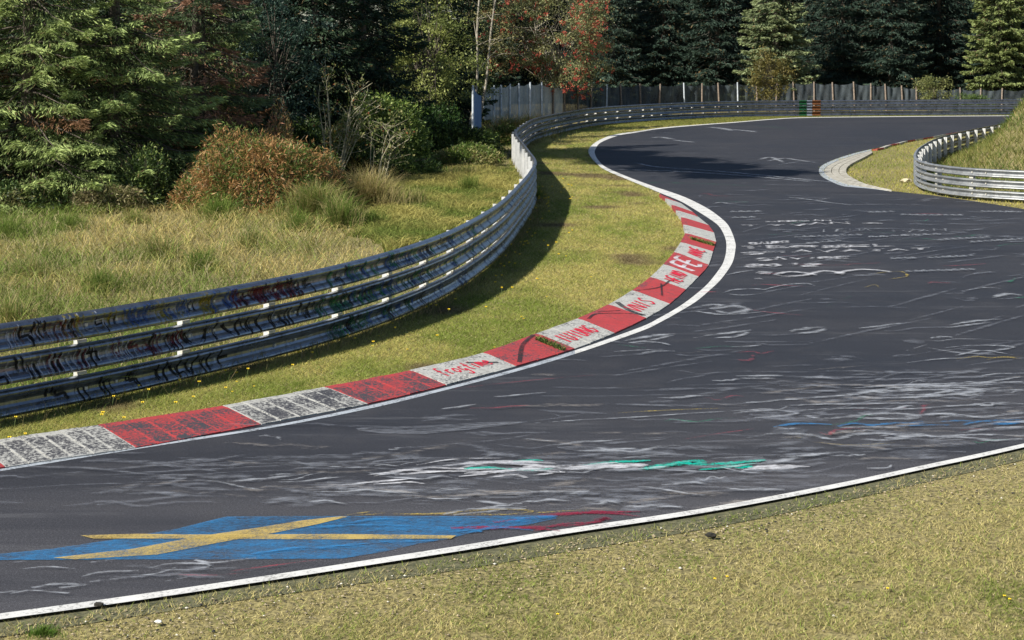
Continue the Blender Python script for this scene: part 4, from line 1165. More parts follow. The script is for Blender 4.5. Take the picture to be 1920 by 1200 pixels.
def spruce(seed, H, R, nq, z0=.2, ls=.22, tint=(.055,.085,.035), tip=(.12,.17,.06), dead=0., low=1.0, brown=(.20,.11,.06), nbr=None, zmax=None, power=.8, wr=(.17,.30)):
    """returns (trunk+limbs mesh, crown mesh)"""
    r = np.random.RandomState(seed)
    top = zmax or H*.98
    nb = nbr or int((top-z0)/.34*6.5)
    hz = z0 + (top-z0)*np.sort(r.rand(nb))**1.1
    L = R*np.clip(1-hz/H, .03, 1)**power*r.uniform(.72, 1.12, nb)
    az = r.rand(nb)*2*np.pi
    az[:] = (np.arange(nb)*2.399 + r.normal(0,.3,nb))
    up = r.uniform(-.12, .22, nb); dr = r.uniform(.25, .65, nb)
    isdead = r.rand(nb) < dead
    def axis(i, t):
        l = L[i]*t
        z = hz[i] + L[i]*(up[i]*t - dr[i]*t**2*.9 + dr[i]*.55*t**4*1.0)
        return np.stack([np.cos(az[i])*l, np.sin(az[i])*l, z], -1)
    cnt = np.maximum(20, (L**1.6/np.sum(L**1.6)*nq)).astype(int)
    idx = np.repeat(np.arange(nb), cnt); n = len(idx)
    t = r.rand(n)**.62
    p = axis(idx, t); e = .02; dax = unit(axis(idx, np.minimum(t+e, 1.05)) - axis(idx, t-e))
    side = np.stack([-np.sin(az[idx]), np.cos(az[idx]), 0*t], -1)
    s = r.uniform(-1, 1, n); s = np.sign(s)*np.abs(s)**.8
    wmax = L[idx]*.34*(1-t)**.75*np.clip(t*5, .2, 1) + .05
    off = s*wmax
    # side twigs sweep forward and hang
    pos = p + side*off[:,None] + dax*(np.abs(off)*.45)[:,None]
    hang = r.rand(n)**1.7*.38*np.clip(1-t*.6,.3,1)
    pos[:,2] -= np.abs(off)*.30 + hang
    D = unit(dax*.9 + side*(np.sign(s)*.75)[:,None] + np.array([0,0,-1.])*(.15+2.0*hang)[:,None] + r.normal(0,.28,(n,3)))
    W = unit(np.cross(D, r.normal(0,1,(n,3)) + np.array([0,0,.8])))
    LL = ls*r.uniform(.6,1.25,n); WW = LL*r.uniform(*wr,n)
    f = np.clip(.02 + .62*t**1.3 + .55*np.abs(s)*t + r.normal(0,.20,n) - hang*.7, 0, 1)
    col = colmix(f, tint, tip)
    dd = isdead[idx]; col[dd] = np.array(brown)*r.uniform(.5,1.4,dd.sum())[:,None]
    sp = (r.rand(n) < .05); col[sp] = np.array((.16,.12,.06))
    col *= r.uniform(.7,1.3,n)[:,None]
    crown = quads_mesh('crown', pos, D, W, LL, WW, col, M['needle'])
    mb = MB(); mb.tube([(0,0,-.1),(0,0,H*.3),(.05,0,H*.65),(0,0,H)], [R*.055+.05, R*.045+.03, R*.028+.02, .01], 7)
    for i in range(0, nb, max(1, nb//110)):
        tt = np.linspace(0, .92, 5); q = axis(np.full(5, i), tt); mb.tube(q, np.linspace(.022+.008*L[i], .005, 5), 3)
    return mb.mesh('trunk', M['bark'], smooth=True), crown

def broadleaf(seed, H, rx, rz, zc, nclump, per, leaf, c1, c2, trunk_r=.12, stems=1, spread=.3, berries=0, berrycol=(.55,.06,.03), bark='bark', flat=.6, mat='leaf', shell=.5, lsh=.55, extra=None):
    r = np.random.RandomState(seed)
    u = unit(r.normal(0,1,(nclump,3))); rad = (shell+(1-shell)*r.rand(nclump))**.8
    lob = 1+.22*np.sin(u[:,0]*5+seed)+.15*np.sin(u[:,1]*7+u[:,2]*6+seed*2)
    Cc = u*np.array([rx,rx,rz])*(rad*lob)[:,None] + np.array([0,0,zc])
    Cc[:,2] = np.maximum(Cc[:,2], .15)
    idx = np.repeat(np.arange(nclump), per); n = len(idx)
    sg = spread*r.uniform(.5,1.3,nclump)[idx]
    pos = Cc[idx] + r.normal(0,1,(n,3))*sg[:,None]*np.array([1,1,flat])
    D = unit(unit(pos-np.array([0,0,zc]))*.5 + r.normal(0,.7,(n,3)) + np.array([0,0,-.25]))
    W = unit(np.cross(D, np.array([0,0,1.])+r.normal(0,.55,(n,3))))
    LL = leaf*r.uniform(.6,1.35,n); WW = LL*lsh*r.uniform(.7,1.2,n)
    cb = r.rand(nclump)[idx]
    col = colmix(cb*.75+r.rand(n)*.45-.1, c1, c2)*r.uniform(.7,1.3,n)[:,None]
    meshes = {'crown': quads_mesh('crown', pos, D, W, LL, WW, col, M[mat])}
    mb = MB()
    st = []
    for k in range(stems):
        a = 6.28*k/stems+seed; b = (.06*H if stems > 1 else 0)
        top = np.array([math.cos(a)*b*2.2, math.sin(a)*b*2.2, min(H*.95, zc+rz*.7)])
        st.append((np.array([math.cos(a)*b*.3, math.sin(a)*b*.3, -.1]), top))
        mid = (st[-1][0]+top)/2 + r.normal(0,.03*H,3)*[1,1,0]
        mb.tube([st[-1][0], mid, top], [trunk_r, trunk_r*.65, trunk_r*.15], 7)
    for k in range(min(nclump, 70)):
        s0, s1 = st[k % stems]; tt = r.uniform(.25,.75); a = s0+(s1-s0)*tt; c = Cc[k]
        a[2] = min(a[2], c[2]+.1*H)
        m_ = (a+c)/2 + np.array([0,0,.06*H]); mb.tube([a, m_, c], [trunk_r*.3, trunk_r*.17, .006], 4)
    meshes['trunk'] = mb.mesh('trunk', M[bark], smooth=True)
    if berries:
        bi = r.randint(0, nclump, berries//14); bc = Cc[bi] + r.normal(0,.7,(len(bi),3))*spread + unit(Cc[bi]-[0,0,zc])*spread*.8
        ix = np.repeat(np.arange(len(bi)), 14); bp = bc[ix] + r.normal(0,.075,(len(ix),3))
        m = len(bp); s_ = .036*r.uniform(.7,1.3,m)
        base = np.array([[1,0,0],[0,1,0],[-1,0,0],[0,-1,0],[0,0,1],[0,0,-1]], float)
        V = (base[None]*s_[:,None,None] + bp[:,None]).reshape(-1,3)
        f = np.array([[0,1,4],[1,2,4],[2,3,4],[3,0,4],[1,0,5],[2,1,5],[3,2,5],[0,3,5]])
        meshes['berries'] = npmesh('berries', V, (f[None]+(np.arange(m)*6)[:,None,None]).reshape(-1,3), M['leaf'], np.repeat(np.array(berrycol)*r.uniform(.6,1.4,m)[:,None], 6, 0))
    return meshes

def plant(name, meshes, x, y, label, cat, rz=0., sc=1.0, group=None, z=0.0):
    o = empty(name, (x, y, z), label, cat, group); o.rotation_euler = (0,0,rz); o.scale = (sc,)*3 if not hasattr(sc,'__len__') else sc
    for k, me in meshes.items():
        c = link(k, me, o, (0,0,0))
        if k in ('crown','berries','foliage'): c['kind'] = 'stuff'
    return o

def SP(*a, **k):
    t_, c_ = spruce(*a, **k); return {'trunk': t_, 'crown': c_}

def at(px, Y): return ((px-960)*Y/F, Y)

GF = [(.05,.09,.025),(.13,.20,.04),(.26,.34,.09),(.08,.13,.03),(.03,.05,.02)]
# --- left group
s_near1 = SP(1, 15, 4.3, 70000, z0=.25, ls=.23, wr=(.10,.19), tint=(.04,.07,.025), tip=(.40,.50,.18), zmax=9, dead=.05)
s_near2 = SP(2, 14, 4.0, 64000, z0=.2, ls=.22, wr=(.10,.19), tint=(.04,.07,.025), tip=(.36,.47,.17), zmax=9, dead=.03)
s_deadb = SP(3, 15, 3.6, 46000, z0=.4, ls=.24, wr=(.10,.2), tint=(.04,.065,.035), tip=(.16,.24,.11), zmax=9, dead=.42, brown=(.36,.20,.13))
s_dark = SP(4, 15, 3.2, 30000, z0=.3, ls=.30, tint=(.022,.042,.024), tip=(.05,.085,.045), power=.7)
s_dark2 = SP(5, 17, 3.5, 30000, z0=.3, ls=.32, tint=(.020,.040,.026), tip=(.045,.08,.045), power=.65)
def sp_at(m, px, Y, label, rz, sc=1.0, group=None):
    x, y = at(px, Y); return plant('spruce_tree', m, x, y, label, 'spruce tree', rz, sc, group)
sp_at(s_near1, 55, 49.0, 'big light green spruce at the left edge with branches down to the meadow', .4)
sp_at(s_near2, 215, 50.2, 'green spruce with upswept branch tips second from the left edge', 2.1)
sp_at(s_near2, -170, 49, 'green spruce just cut by the left edge of the picture', 4.0, 1.05)
sp_at(s_deadb, 375, 55, 'spruce with drooping red brown dead branches left of centre', .9)
sp_at(s_near1, 330, 60, 'spruce standing behind the one with dead branches', 1.2, .95)
holly = broadleaf(9, 7, 1.9, 3.6, 3.9, 130, 110, .11, (.02,.045,.028), (.06,.11,.085), .1, 1, .30)
x, y = at(515, 60); plant('holly_tree', holly, x, y, 'dark glossy blue green holly right of the browned spruce', 'holly tree', 0)
dk = [(480,66,'dark spruce behind the glossy holly'),(590,66,'dark spruce behind the bare twiggy shrub'),(680,70,'dark spruce left of the yellow green sapling'),(770,98,'dark spruce behind the yellow green sapling')]
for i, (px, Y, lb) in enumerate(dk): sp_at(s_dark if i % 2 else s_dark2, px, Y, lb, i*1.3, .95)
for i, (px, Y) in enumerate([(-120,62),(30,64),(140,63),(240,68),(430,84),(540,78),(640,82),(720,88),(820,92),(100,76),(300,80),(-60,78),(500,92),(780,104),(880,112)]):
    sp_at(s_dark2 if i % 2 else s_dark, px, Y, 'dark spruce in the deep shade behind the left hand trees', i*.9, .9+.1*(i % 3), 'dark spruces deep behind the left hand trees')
# --- shrubs at the wood's edge
def fronds(seed, rx, ry, rz, n, ls, cols, wl=.14, droop=.5):
    r = np.random.RandomState(seed)
    u = unit(r.normal(0,1,(n,3))); u[:,2] = np.abs(u[:,2])
    rad = r.uniform(.45,1.0,n)**.5; cl = unit(r.normal(0,1,(16,3))); cl[:,2] = np.abs(cl[:,2]); ch_ = r.uniform(-.1,.28,16); lob = .92+(np.exp(-((u[:,None]-cl[None])**2).sum(-1)/.09)*ch_).sum(1)+r.normal(0,.05,n)
    pos = u*np.array([rx,ry,rz])*(rad*lob)[:,None] + np.array([0,0,.05])
    D = unit(u*.7 + np.array([0,0,.35]) + r.normal(0,.55,(n,3)) - np.array([0,0,droop])*r.rand(n)[:,None]*1.4)
    W = unit(np.cross(D, r.normal(0,1,(n,3))+np.array([0,0,.5])))
    LL = ls*r.uniform(.5,1.5,n); WW = LL*wl*r.uniform(.7,1.4,n)
    c = vnoise(pos[:,0]*1+50, pos[:,2]*1+pos[:,1]*.7, .5, seed)
    k = np.clip((c-.3)*1.6 + r.normal(.1,.42,n), 0, .999); cols = np.array(cols); ci = (k*len(cols)).astype(int)
    col = cols[ci]*r.uniform(.6,1.35,n)[:,None]
    mb = MB()
    for i in range(26):
        a = r.rand()*6.28; e = np.array([math.cos(a)*rx*.7, math.sin(a)*ry*.7, rz*r.uniform(.4,.9)])
        mb.tube([(math.cos(a)*.1, math.sin(a)*.1, -.05), e*.5+[0,0,.2], e], [.018,.012,.004], 4)
    return {'stem': mb.mesh('stem', M['bark'], smooth=True), 'foliage': quads_mesh('foliage', pos, D, W, LL, WW, col, M['leaf'])}
BR = [(.42,.24,.10),(.07,.13,.03),(.10,.17,.04),(.05,.08,.02),(.38,.21,.08),(.12,.20,.04),(.46,.26,.11),(.16,.13,.05),(.52,.32,.15),(.14,.22,.05)]
x, y = at(485, 47); plant('bracken_bush', fronds(1, 2.2, 1.5, 2.45, 34000, .15, BR, .13, .9), x, y, 'large rounded orange brown bush at the edge of the meadow', 'bush')
x, y = at(520, 52.5); plant('bracken_bush', fronds(2, .8, .8, 2.75, 4200, .13, [(.30,.20,.07),(.14,.16,.05),(.40,.20,.12)]), x, y, 'small russet and pink tipped bush poking up behind the orange brown bush', 'bush')
x, y = at(400, 53); plant('leafy_shrub', fronds(12, 1.3, .9, 2.5, 9000, .12, [(.10,.15,.03),(.2,.2,.06),(.06,.11,.02)], .3), x, y, 'olive leafy shrub behind the left shoulder of the orange brown bush', 'shrub')
G1 = [(.05,.09,.025),(.13,.19,.05),(.27,.33,.09),(.07,.12,.035),(.03,.05,.02)]
x, y = at(272, 47.5); plant('leafy_shrub', fronds(3, .85, .8, 1.9, 4200, .11, G1, .35), x, y, 'bright green leafy shrub left of the orange brown bush', 'shrub')
x, y = at(110, 47); plant('leafy_shrub', fronds(4, 1.2, .9, .8, 4000, .12, G1, .3), x, y, 'low green shrub under the big spruce at the left', 'shrub')
x, y = at(10, 46.5); plant('leafy_shrub', fronds(14, 1.2, .8, .8, 4000, .12, G1+[(.2,.2,.08)], .3), x, y, 'low weedy shrub at the very left edge of the wood', 'shrub')
x, y = at(200, 46.6); plant('leafy_shrub', fronds(15, 1.2, .6, .75, 6000, .12, [(.28,.25,.13),(.12,.16,.04),(.2,.2,.08)], .25), x, y, 'low grey green weeds with pale seed heads below the spruces', 'shrub')
x, y = at(715, 64); plant('leafy_shrub', fronds(5, 2.2, 1.5, 3.1, 13000, .15, [(.10,.16,.035),(.20,.30,.06),(.34,.42,.11),(.07,.12,.03)], .35), x, y, 'bright green bramble thicket right of the bare twiggy shrub', 'shrub')
x, y = at(650, 60); plant('leafy_shrub', fronds(6, 1.3, 1.0, 1.8, 9000, .14, G1+[(.25,.2,.05)], .35), x, y, 'green and yellow undergrowth at the foot of the bare twiggy shrub', 'shrub')
x, y = at(792, 78); plant('leafy_shrub', fronds(7, 2.2, 1.5, 2.2, 12000, .17, [(.03,.07,.02),(.06,.12,.025),(.04,.09,.02)], .35), x, y, 'shaded dark green thicket left of the blue fence end', 'shrub')
for px_, Y_, rx_, rz_, n_, sd_, lb_ in ((345,52,1.5,1.9,9000,81,'tangled green undergrowth between the bright shrub and the orange brown bush'),(570,60,1.4,2.1,8000,82,'green undergrowth behind the right shoulder of the orange brown bush'),(850,70,2.0,1.7,10000,83,'sunlit yellow green thicket left of the blue fence end'),(160,50,1.5,1.1,6000,84,'low pale green undergrowth between the two left spruces'),(430,58,1.6,3.1,9000,85,'dark green shrub below the browned spruce branches'),(640,66,1.6,3.4,9000,86,'tall dark green shrub behind the bare twiggy shrub')):
    x, y = at(px_, Y_); plant('leafy_shrub', fronds(sd_, rx_, 1.0, rz_, n_, .14, GF, .35), x, y, lb_, 'shrub')
x, y = at(390, 47.5); plant('bracken_bush', fronds(87, 1.15, .9, 1.35, 9000, .14, BR, .13, .8), x, y, 'lower left lobe of rusty bracken against the big orange brown bush', 'bush')
x, y = at(600, 47.5); plant('bracken_bush', fronds(88, 1.0, .9, 1.5, 8000, .14, BR, .13, .8), x, y, 'lower right lobe of rusty bracken against the big orange brown bush', 'bush')
x, y = at(870, 66); plant('leafy_shrub', fronds(18, 1.6, 1.0, .8, 7000, .15, [(.10,.16,.03),(.18,.25,.05),(.32,.30,.12)], .2), x, y, 'low bright green growth in front of the blue fence end', 'shrub')
x, y = at(740, 60); plant('leafy_shrub', fronds(19, 2.0, 1.0, .8, 7000, .15, [(.04,.08,.02),(.07,.13,.03),(.12,.18,.04)], .2), x, y, 'low dark green growth between the bramble thicket and the meadow', 'shrub')
x, y = at(935, 82); plant('leafy_shrub', fronds(8, 1.4, 1.0, .9, 6000, .16, [(.06,.11,.02),(.10,.16,.03),(.3,.26,.1)], .25), x, y, 'tangled green growth between the blue fence end and the rail', 'shrub')
def tuft(px, Y, n, hh, rad, cols, label, seed, wd=.012):
    r = np.random.RandomState(seed); x, y = at(px, Y); a = r.rand(n)*6.28; d = rad*np.abs(r.normal(0,.55,n))
    cols = np.array(cols); c = cols[r.randint(0, len(cols), n)]*r.uniform(.7,1.3,n)[:,None]
    lean = .2+1.1*r.rand(n)**1.5
    o = blades('grass_tuft', x+np.cos(a)*d, y+np.sin(a)*d*.7, np.full(n, -.03), hh*r.uniform(.3,1.1,n)*np.exp(-(d/rad)**2*.6), np.full(n, wd), lean, c, label, None, seed=seed)
    o['category'] = 'grass tuft'; o['kind'] = 'stuff'
TG = [(.16,.24,.05),(.10,.17,.03),(.22,.28,.07)]; TS = [(.48,.40,.20),(.40,.33,.15),(.30,.30,.10)]
tuft(410, 44.5, 500, .95, .55, TG, 'tall bright green grass tuft below the orange brown bush', 1)
tuft(640, 42.5, 900, 1.15, .7, TG+[(.40,.34,.16)], 'tall bright green grass tuft in the middle of the meadow', 2)
tuft(690, 48, 2600, 1.45, 1.3, TS, 'big clump of tall pale straw grass right of the orange brown bush', 3)
tuft(590, 45, 2200, 1.3, 1.1, TS+TG, 'mixed straw and green clump at the right foot of the orange brown bush', 4)
tuft(15, 40, 400, .8, .6, TG, 'green grass tuft at the left edge of the meadow', 5)
tuft(870, 60, 700, .6, 1.2, TS+TG, 'straw clump in front of the blue fence end', 6)
for i_, (px_, Y_, lb_) in enumerate(((60,33,'left edge, a third of the way up'),(190,31,'nearest the rail on the left'),(300,36,'in the middle of the straw'),(130,42,'just below the big spruce'),(470,38,'below the orange brown bush'),(560,41.5,'left of the tall green tuft'),(250,43.5,'below the bright green shrub'),(380,34,'close behind the top rail'),(20,27,'beside the rail at the left edge'),(700,43,'right of the tall green tuft'),(780,49,'on the green slope by the rail'),(880,54,'high on the green slope'))):
    tuft(px_, Y_, 420, .55+.12*(i_ % 3), .55, TG if i_ % 2 else TS+TG, ('green' if i_ % 2 else 'straw and green') + ' meadow grass tuft ' + lb_, 40+i_, .010)
tuft(82, 12.62, 330, .10, .16, [(.10,.20,.03),(.16,.24,.05)], 'small fresh green tuft in the foreground at the left', 7, .006)
tuft(1010, 50.5, 120, .75, .16, TG, 'thin green stalks beside the rail in its shadow', 8)
tuft(955, 88, 2200, 1.6, 2.2, TS+TG+[(.4,.24,.08)], 'golden grass in front of the pale end of the fence', 9, .02)
tuft(1000, 93, 1500, 1.5, 1.6, TS+TG+[(.4,.24,.08)], 'golden grass between the fence and the start of the far rail', 10, .02)
tuft(905, 76, 1200, 1.3, 1.0, TG, 'green grass clump at the foot of the blue fence end', 11, .016)
for px, py, s in ((1055,648,.55),(1310,455,.9)):
    pass
# green weeds growing out of kerb joints
def kerb_weed(i, u0, n, label, seed):
    r = np.random.RandomState(seed); X, Y, Z = [], [], []
    for k in range(n):
        p = kerb_pt(i, u0+r.uniform(-.03,.03), r.uniform(.05,.75), 0); X.append(p[0]); Y.append(p[1]); Z.append(p[2]-.01)
    n = len(X); c = np.array(G1)[r.randint(0,4,n)]
    o = blades('kerb_weed', np.array(X), np.array(Y), np.array(Z), .03+.09*r.rand(n), np.full(n,.02), .6+r.rand(n), c, label, None, seed=seed); o['category'] = 'weed'; o['kind'] = 'stuff'
kerb_weed(6, .82, 260, 'green weed growing from a crack in a red kerb stripe', 1)
kerb_weed(14, .5, 520, 'green weed growing over the kerb at the apex', 2)

# bare twiggy rose shrub
def twiggy(seed, H, n, wx):
    r = np.random.RandomState(seed); mb = MB(); tips = []
    for k in range(n):
        a = r.uniform(-.55, 1.15); b = r.normal(0, .3); h = H*r.uniform(.45, 1.0)*(1-.28*abs(a-.1))
        p0 = np.array([a*.22, b*.4, -.05]); p3 = np.array([a*wx*r.uniform(.5,1.1), b, h]); bow = np.array([-a*wx*.12+r.normal(0,.12), r.normal(0,.12), h*.12])
        q = catmull([p0, p0+(p3-p0)*.35+bow*.6+r.normal(0,.06,3), p0+(p3-p0)*.7+bow+r.normal(0,.08,3), p3], 4)
        mb.tube(q, np.linspace(.026, .010, len(q)), 4)
        for j in range(r.randint(3, 8)):
            i = r.randint(len(q)//3, len(q)); d = unit(np.array([r.normal(0,1), r.normal(0,.6), r.uniform(.2,1.2)])); l = r.uniform(.25,1.0)
            e = q[i]+d*l; m_ = q[i]+d*l*.5+r.normal(0,.05,3); mb.tube([q[i], m_, e], [.012,.009,.005], 3); tips += [e, m_]
    T = np.array(tips); idx = r.randint(0, len(T), 900); pos = T[idx]+r.normal(0,.07,(900,3))
    D = unit(r.normal(0,1,(900,3))); W = unit(np.cross(D, r.normal(0,1,(900,3))))
    c = np.array([(.16,.20,.06),(.26,.26,.10),(.10,.15,.04),(.30,.10,.04)])[r.choice(4, 900, p=[.4,.3,.25,.05])]
    LL = .10*r.uniform(.6,1.3,900)
    M['twig'] = basic('grey_twig_bark', (.20,.19,.12), (.44,.41,.29), .8, scale=8)
    return {'stem': mb.mesh('stem', M['twig'], smooth=True), 'foliage': quads_mesh('foliage', pos, D, W, LL, LL*.6, c, M['leaf'])}
x, y = at(618, 56.5); plant('bare_shrub', twiggy(4, 4.6, 16, 1.8), x, y, 'almost leafless grey twiggy shrub with a few yellow leaves', 'shrub')
x, y = at(705, 56); plant('bare_shrub', twiggy(6, 2.6, 8, 1.3), x, y, 'small bare arching shrub right of the tall twiggy one', 'shrub')

# yellow-green sapling and rowan
YG = ((.10,.14,.04), (.36,.40,.12))
sap = broadleaf(21, 9, 2.5, 3.8, 4.6, 190, 85, .13, *YG, .10, 2, .36, flat=.35)
x, y = at(798, 80); plant('young_tree', sap, x, y, 'yellow green leafy young tree left of the red berried rowan', 'tree')
sap2 = broadleaf(22, 6.5, 1.5, 2.1, 3.0, 80, 80, .13, *YG, .07, 2, .3, flat=.35)
x, y = at(868, 96); plant('young_tree', sap2, x, y, 'small olive leafed tree just behind the blue fence end', 'tree', z=-.2)
rowan = broadleaf(31, 11, 5.0, 4.4, 6.2, 420, 90, .15, (.08,.12,.045), (.34,.33,.15), .10, 2, .40, berries=9500, berrycol=(.55,.12,.085), bark='bark_pale', flat=.5)
x, y = at(1030, 112); plant('rowan_tree', rowan, x, y, 'rowan covered in red berries behind the left end of the fence', 'rowan tree')
# two slim pale trunks in front of the rowan
def slim(seed, H, lean, kink):
    mb = MB(); r = np.random.RandomState(seed)
    q = catmull([(0,0,-.1),(lean*.2+kink,0,H*.3),(lean*.6,0,H*.65),(lean,0,H)], 5); mb.tube(q, np.linspace(.085,.04,len(q)), 7)
    tips = []
    for k in range(16):
        i = r.randint(6, len(q)); d = unit(np.array([r.normal(0,1), r.normal(0,.6), r.uniform(.2,.9)])); l = r.uniform(.8,2.2)
        e = q[i]+d*l; mb.tube([q[i], q[i]+d*l*.5+[0,0,.1], e], [.03,.018,.006], 4); tips.append(e)
    T = np.array(tips)[r.randint(0,16,1500)]+r.normal(0,.28,(1500,3)); D = unit(r.normal(0,1,(1500,3))); W = unit(np.cross(D, r.normal(0,1,(1500,3))))
    LL = .11*r.uniform(.6,1.3,1500)
    return {'trunk': mb.mesh('trunk', M['bark_pale'], smooth=True), 'crown': quads_mesh('crown', T, D, W, LL, LL*.5, colmix(r.rand(1500), (.12,.14,.05), (.3,.26,.1)), M['leaf'])}
x, y = at(876, 88); plant('slim_tree', slim(1, 10, .95, .35), x, y, 'slim pale trunk leaning right, left one of the pair at the fence end', 'tree')
x, y = at(893, 90); plant('slim_tree', slim(2, 10, 1.5, .25), x, y, 'slim pale forked trunk, right one of the pair at the fence end', 'tree')

# --- far wood behind the fence
LG = ((.07,.10,.04), (.28,.31,.12))
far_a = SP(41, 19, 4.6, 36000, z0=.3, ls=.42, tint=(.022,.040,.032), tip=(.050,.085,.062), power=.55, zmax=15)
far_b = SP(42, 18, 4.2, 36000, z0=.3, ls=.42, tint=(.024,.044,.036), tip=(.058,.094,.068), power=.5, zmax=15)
lab = {0: 'dark spruce immediately right of the rowan', 1: 'dark broad spruce between the rowan and the sunlit tree behind the fence', 2: 'dark spruce hard against the left side of the sunlit tree', 3: 'dark spruce hard against the right side of the sunlit tree', 4: 'dark spruce midway between the two sunlit trees', 5: 'dark spruce left of the pale tree near the right edge'}
fx = [(1150,140),(1245,142),(1345,140),(1580,142),(1670,140),(1760,144)]
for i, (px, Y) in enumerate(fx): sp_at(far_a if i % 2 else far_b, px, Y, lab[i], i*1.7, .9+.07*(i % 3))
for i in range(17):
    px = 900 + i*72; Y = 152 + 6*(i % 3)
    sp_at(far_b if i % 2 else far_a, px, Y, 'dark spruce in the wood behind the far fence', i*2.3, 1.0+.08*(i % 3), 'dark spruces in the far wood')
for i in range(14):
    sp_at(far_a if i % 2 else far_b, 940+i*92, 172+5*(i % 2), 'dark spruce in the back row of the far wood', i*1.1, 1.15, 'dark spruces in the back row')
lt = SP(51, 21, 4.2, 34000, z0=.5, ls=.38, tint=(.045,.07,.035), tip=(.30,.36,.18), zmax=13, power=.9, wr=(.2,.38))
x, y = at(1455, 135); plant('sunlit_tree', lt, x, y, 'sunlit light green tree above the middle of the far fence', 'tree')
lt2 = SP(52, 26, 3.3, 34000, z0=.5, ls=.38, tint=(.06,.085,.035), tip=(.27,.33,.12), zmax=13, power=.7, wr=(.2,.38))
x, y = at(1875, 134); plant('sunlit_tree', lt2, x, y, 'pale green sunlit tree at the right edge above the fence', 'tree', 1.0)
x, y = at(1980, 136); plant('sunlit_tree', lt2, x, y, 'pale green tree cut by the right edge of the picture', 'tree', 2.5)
ob = broadleaf(53, 4.6, 1.75, 1.9, 2.9, 75, 70, .17, (.07,.07,.02), (.24,.20,.06), .06, 2, .32)
x, y = at(1440, 126); plant('olive_bush', ob, x, y, 'olive brown bush leaning over the fence below the sunlit tree', 'bush')
bb = broadleaf(54, 3, 1.25, 1.25, 1.7, 50, 60, .15, (.10,.13,.04), (.26,.27,.10), .05, 2, .28)
x, y = at(1748, 127.5); plant('leafy_bush', bb, x, y, 'light green bush in front of the fence near its right end', 'bush')
x, y = at(1828, 127); plant('leafy_bush', fronds(55, 1.7, .8, 1.5, 6000, .2, [(.09,.15,.04),(.13,.19,.06)], .15), x, y, 'rounded green broom bush by the fence left of the right edge', 'bush')

# added pines: crowns out of frame, placed and leaned to cast the road shadow
def shadow_pine(seed, R, lx, ly):
    m = broadleaf(seed, 20, R, 1.5, 18.0, int(60+40*R), 150, .34, (.03,.06,.03), (.07,.11,.05), .05, 1, .5, mat='needle', lsh=.5, shell=.1)
    me = m['crown']; n = len(me.vertices); a = np.zeros(n*3, dtype=np.float32); me.vertices.foreach_get('co', a); a = a.reshape(-1, 3)
    a[:, 0] += lx; a[:, 1] += ly; me.vertices.foreach_set('co', a.ravel()); me.update()
    mb = MB(); q = catmull([(0,0,-.1), (lx*.06, ly*.06, 6), (lx*.4, ly*.4, 12), (lx, ly, 18.2)], 5); mb.tube(q, np.linspace(.16, .06, len(q)), 7)
    m['trunk'] = mb.mesh('trunk', M['bark'], smooth=True)
    return m
for i, (px, Y, R, lx, ly, lb) in enumerate(((302, 60.9, 2.9, 0, 0, 'tall bare pine added for its shadow, deepest in the left hand wood'), (345, 57.5, 2.2, .4, -1.6, 'tall pine added for its shadow, hidden between the spruces left of the browned branches'), (352, 56.2, 1.6, 2.0, -4.3, 'tall leaning pine added for its shadow, behind the browned spruce branches'), (362, 54.5, 1.1, 3.0, -6.1, 'slender leaning pine added for its shadow, among the browned spruce branches'))):
    x, y = at(px, Y); plant('added_pine', shadow_pine(71+i, R, lx, ly), x, y, lb, 'pine tree')

# ------------------------------------------------------------------ fence
fence = empty('net_fence', (*at(1100, 108), 0), 'tall fence of posts and dark netting behind the far guardrail', 'fence')
def netmat(name, c1, c2, cover):
    m, N, L, B = newmat(name)
    t = noise_node(N, L, 1.2, 6, sc=(1,1,.35)); L.new(ramp(N, L, t.outputs[0], [(.35, c1), (.65, c2)]).outputs[0], B.inputs['Base Color'])
    B.inputs['Roughness'].default_value = .75
    f = noise_node(N, L, 7, 3, rough=.7); mr = N.new('ShaderNodeMapRange'); L.new(f.outputs[0], mr.inputs[0])
    mr.inputs[1].default_value = .2; mr.inputs[2].default_value = .6; mr.inputs[3].default_value = cover-.2; mr.inputs[4].default_value = cover+.1
    L.new(mr.outputs[0], B.inputs['Alpha']); return m
M['net_dark'] = netmat('dark_netting', (.012,.018,.023), (.065,.085,.10), .86)
M['net_pale'] = netmat('pale_grey_netting', (.24,.28,.30), (.42,.47,.50), .9)
M['net_blue'] = netmat('blue_netting', (.10,.19,.36), (.17,.28,.46), .97)
# (column, depth, height of top row, kind)
FP = [(887,76,160,'b'),(907,98,160,'b'),(927,100,160,'b'),(940,101.5,159,'b'),(956,103,157,'b'),(973,104.5,156,'b'),(994,106,154,'b'),(1016,108,154,'b'),(1037,110,160,'w'),(1058,112,159,'w'),(1083,114,158,'w'),(1108,116,158,'w'),(1137,118,158,'b'),(1166,120,158,'w'),(1202,122,156,'w'),(1236,124,157,'w'),(1284,126,155,'b'),(1316,127,156,'w'),(1349,128,155,'w'),(1384,129,154,'b'),(1420,130,156,'w'),(1455,130.5,156,'w'),(1490,131,153,'w'),(1527,131,153,'w'),(1563,131,154,'w'),(1603,131,153,'w'),(1633,131,156,'w'),(1662,131,157,'w'),(1693,131,160,'w'),(1719,131,162,'w'),(1752,131,164,'w'),(1802,131,164,'w'),(1838,131,165,'w'),(1878,131,165,'w'),(1925,131,166,'w'),(1975,131,166,'w')]
rr = random.Random(12); prev = None
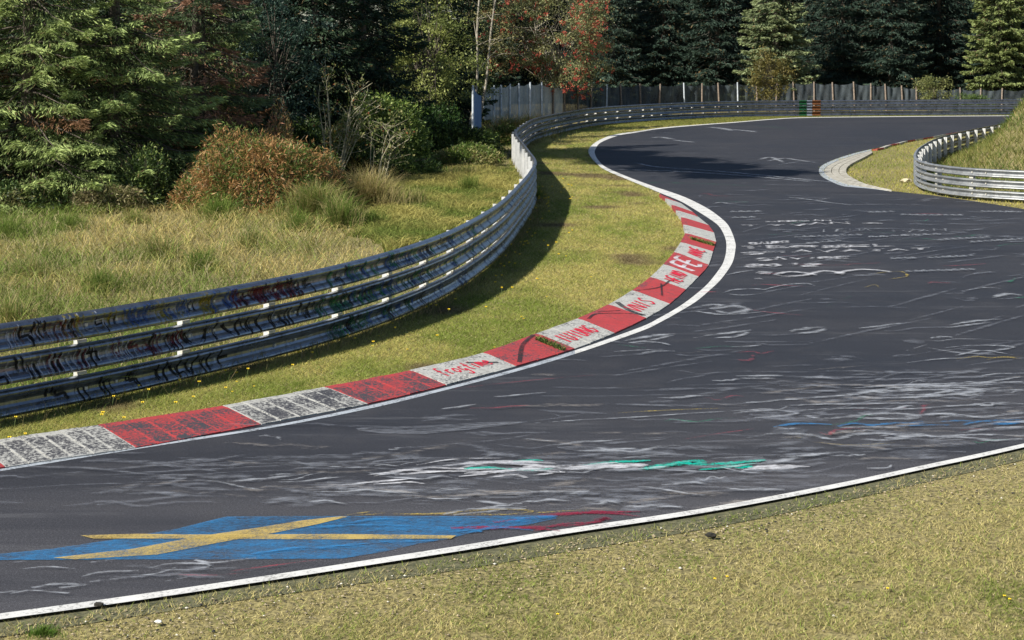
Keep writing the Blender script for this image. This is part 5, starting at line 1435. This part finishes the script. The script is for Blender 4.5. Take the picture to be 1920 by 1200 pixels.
for k, (px, Y, yt, kd) in enumerate(FP):
    x, y = at(px, Y); top = CH - (yt-HY)*Y/F
    mb = MB(); rad = .075 if kd == 'w' else .065
    lx = rr.uniform(-.14, .14) if px > 1060 else rr.uniform(-.03,.03)
    mb.tube([(0,0,-.2),(lx*.5,0,top*.5),(lx,0,top)], [rad, rad*.95, rad*.85], 7); mb.add([(lx-rad*.8,-rad*.8,top),(lx+rad*.8,-rad*.8,top),(lx+rad*.8,rad*.8,top),(lx-rad*.8,rad*.8,top)], [(0,1,2,3)])
    link('post', mb.mesh('post', M['woodpost' if kd == 'w' else 'bluepost'], smooth=False), fence, (x-fence.location[0], y-fence.location[1], 0))
    cur = np.array([x, y, 0]), top, lx
    if prev is not None:
        (p0, t0, l0), (p1, t1, l1) = prev, cur
        n, m = 14, 7; V = []
        d = p1-p0; nn = np.array([-d[1], d[0], 0])/np.linalg.norm(d)
        ph = rr.uniform(0, 6)
        for i in range(n+1):
            u = i/n
            sag = .16*math.sin(math.pi*u)*rr.uniform(.8,1.1) if px > 1060 else .12*math.sin(math.pi*u)
            for j in range(m+1):
                v = j/m; tt = (t0*(1-u)+t1*u) - .10 - sag
                q = p0+d*u + np.array([l0*(1-u)+l1*u, 0, 0])*v
                wv = (.10*math.sin(u*9+v*3+ph)+.06*math.sin(u*17-v*5+ph*2))*math.sin(math.pi*u)*(1.0 if px > 1060 else .35) + .09*(-1)
                q = q + nn*wv*-1.0; V.append((q[0], q[1], .05+(tt-.05)*v))
        ii = np.arange(n)[:,None]*(m+1)+np.arange(m)[None]
        Fc = np.stack([ii, ii+m+1, ii+m+2, ii+1], -1).reshape(-1,4)
        mat = M['net_blue'] if k == 1 else (M['net_pale'] if px <= 1060 else M['net_dark'])
        if k == 1:
            # only the short blue sheet of the first bay hangs at its post
            V2 = np.array(V); uu = (V2[:,1]-p0[1])/(p1[1]-p0[1]); V2[:, 0] = p0[0] + .02 + uu*.36; V2[:, 1] = p0[1] + uu*.9; V = V2
        o = link('net_panel', npmesh('net_panel', np.array(V), Fc, mat, smooth=True), fence)
        if k == 1: o['label'] = 'narrow blue net sheet at the left end of the fence'
    prev = cur
